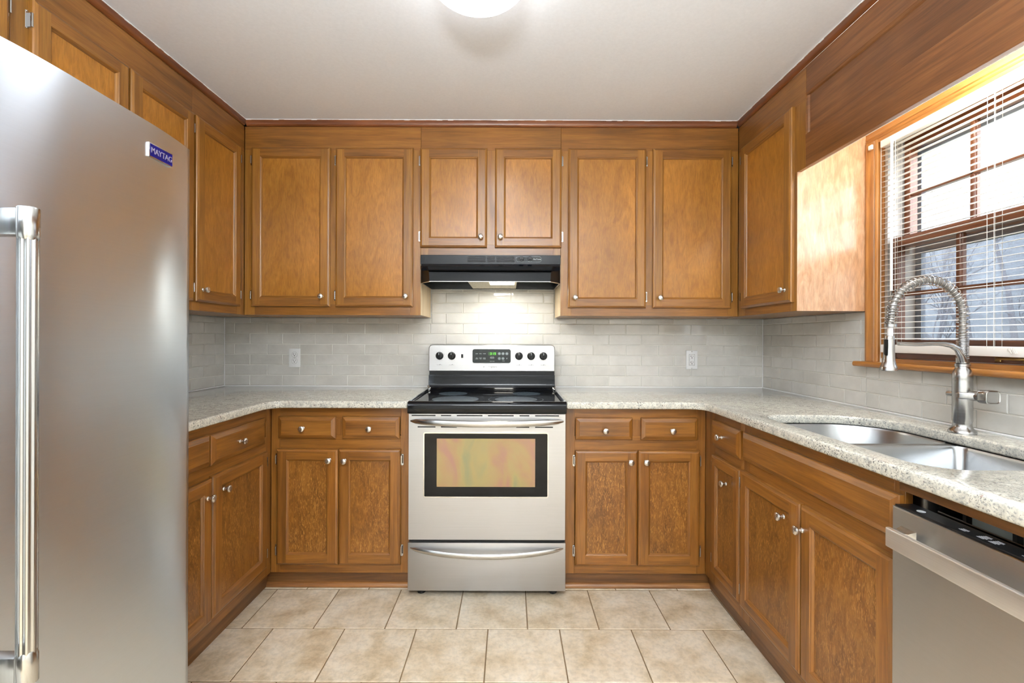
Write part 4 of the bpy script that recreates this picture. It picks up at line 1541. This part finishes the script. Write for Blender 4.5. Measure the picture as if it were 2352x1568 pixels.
sash(1.668, 1.702, 1.640, 2.094, 1.672, 2.045, 1.857, 'upper_sash')
ls = sash(1.618, 1.652, 1.171, 1.676, 1.248, 1.636, 1.436, 'lower_sash')
b = MB()
for y in (1.520, 1.436):
    b.box(1.612, 1.618, y - .010, y + .010, 1.176, 1.200, 0, .002, 1)
b.tube([(1.613, 1.520, 1.188), (1.603, 1.512, 1.188), (1.598, 1.500, 1.188), (1.597, 1.478, 1.188), (1.598, 1.456, 1.188), (1.603, 1.444, 1.188), (1.613, 1.436, 1.188)], .0045, 10)
b.build('sash_pull', 'brass', ls)
b = MB()
for y0, y1, z0, z1 in ((WY0 + .002, WY0 + .04, 1.17, 2.095), (WY1 - .052, WY1 - .017, 1.17, 2.095), (WY0 + .04, WY1 - .052, 1.17, 1.20), (WY0 + .04, WY1 - .052, 2.03, 2.095), (WY0 + .04, WY1 - .052, 1.612, 1.684)):
    b.box(1.722, 1.740, y0, y1, z0, z1)
sf = b.build('storm_frame', 'alu', wn, smooth=False)
MB().box(1.7295, 1.7305, WY0 + .04, WY1 - .052, 1.20, 1.612).build('insect_screen', 'screen', wn, smooth=False)

# ------------------------------------------------------------------ mini blind
bl = thing('window_blind', 'white horizontal mini blind, slats open, hanging in the window', 'blind', (1.590, 1.539, 1.195))
BY0, BY1 = WY0 + .020, WY1 - .018
BX = 1.590
MB().box(BX - .0135, BX + .0135, BY0 - .001, BY1 + .0005, 2.066, 2.0955, 0, .002, 2).build('headrail', 'vinyl', bl)
b = MB()
z = 2.052
while z > 1.240:
    n = 5
    tilt = math.radians(7)
    pts = []
    for i in range(n + 1):
        s_ = -1 + 2 * i / n
        pts.append((s_ * .0125, .0016 * (1 - s_ * s_)))
    ring = [(p, q) for p, q in pts] + [(p, q - .0005) for p, q in reversed(pts)]
    ring = [(BX + p * math.cos(tilt) - q * math.sin(tilt), z + p * math.sin(tilt) + q * math.cos(tilt)) for p, q in ring]
    b.rings([[(x, y, zz) for x, zz in ring] for y in (BY0, BY1 - .001)])
    z -= .0222
b.build('slats', 'vinyl', bl)
MB().box(BX - .0125, BX + .0125, BY0, BY1 - .001, 1.1945, 1.228, 0, .004, 2).build('bottom_rail', 'vinyl', bl)
for y in (1.905, 1.520, 1.20):
    b = MB()
    for x in (BX - .0135, BX + .0135):
        b.tube([(x, y, 2.066), (x, y, 1.218)], .0007, 5)
        b.tube([(x, y - .022, 2.066), (x, y - .022, 1.218)], .0007, 5)
    b.build('ladder_cord', 'cord', bl, smooth=False)
b = MB()
b.lathe([(.0052, 0), (.0052, .605), (.003, .618), (.003, .625)], (BX - .020, 1.893, 1.450), n=6)
b.lathe([(.005, 0), (.006, .006), (.005, .016)], (BX - .020, 1.893, 2.056), n=8)
b.build('tilt_wand', 'vinyl', bl)
b = MB()
random.seed(3)
for i in range(12):
    y = 1.445 + random.uniform(-.012, .012)
    b.tube([(BX - .0145, y + .004, 1.214), (BX - .016, y, 1.222 + random.uniform(-.003, .004)), (BX - .015, y - random.uniform(.004, .012), 1.206)], .0006, 4)
b.build('cord_tuft', 'cord', bl, smooth=False)
MB().box(XR - .030, XR - .0205, 1.990, 2.010, 2.074, 2.094, 0, .002, 1).build('hold_bracket', 'vinyl', bl)

# ------------------------------------------------------------------ outdoors
struct(MB().box(1.76, 60, -30, 40, -.9, -.8).build('ground', 'lawn', loc=(10, 5, -.9), smooth=False))
b = MB()
random.seed(11)
for k in range(70):
    x = 26 + random.uniform(-3, 3)
    y = -6 + k * .75
    h = random.uniform(9.0, 9.6)
    r = random.uniform(1.2, 1.9)
    b.lathe([(r * .8, 0), (r, h * .35), (r, h * .75), (r * .7, h * .93), (.02, h)], (x, y, -.8), n=9)
o = tag(b.build('distant_woods', 'woods', loc=(26, 20, -.8)), 'hazy line of grey woods far beyond the window', 'woods')
o['kind'] = 'stuff'


def tree(x, y, h, seed, label):
    rnd = random.Random(seed)
    b = MB()

    def branch(p, d, L, r, depth):
        n = 4
        pts, rad = [p], [r]
        q, dd = Vector(p), Vector(d)
        for i in range(n):
            dd = (dd + Vector((rnd.uniform(-.2, .2), rnd.uniform(-.2, .2), rnd.uniform(-.05, .15)))).normalized()
            q = q + dd * (L / n)
            pts.append(tuple(q))
            rad.append(r * (1 - .6 * (i + 1) / n))
        b.tube(pts, rad, 5 if depth > 1 else 7)
        if depth < 4:
            for i in range(4 if depth < 3 else 3):
                k = rnd.randint(1, n)
                nd = (dd * .7 + Vector((rnd.uniform(-1, 1), rnd.uniform(-1, 1), rnd.uniform(-.1, .9)))).normalized()
                branch(pts[k], nd, L * rnd.uniform(.45, .7), rad[k] * .7, depth + 1)
    branch((x, y, -.8), (0, 0, 1), h, h * .018, 0)
    t = thing('bare_tree', label, 'tree', (x, y, -.8), 'bare trees outside the window')
    b.build('trunk_and_branches', 'bark', t, smooth=False)


tree(11.0, 11.8, 4.4, 1, 'leftmost of the three bare grey trees seen through the window')
tree(15.5, 15.2, 4.6, 2, 'middle and furthest of the three bare grey trees seen through the window')
tree(9.0, 8.15, 4.0, 5, 'rightmost of the three bare grey trees seen through the window')
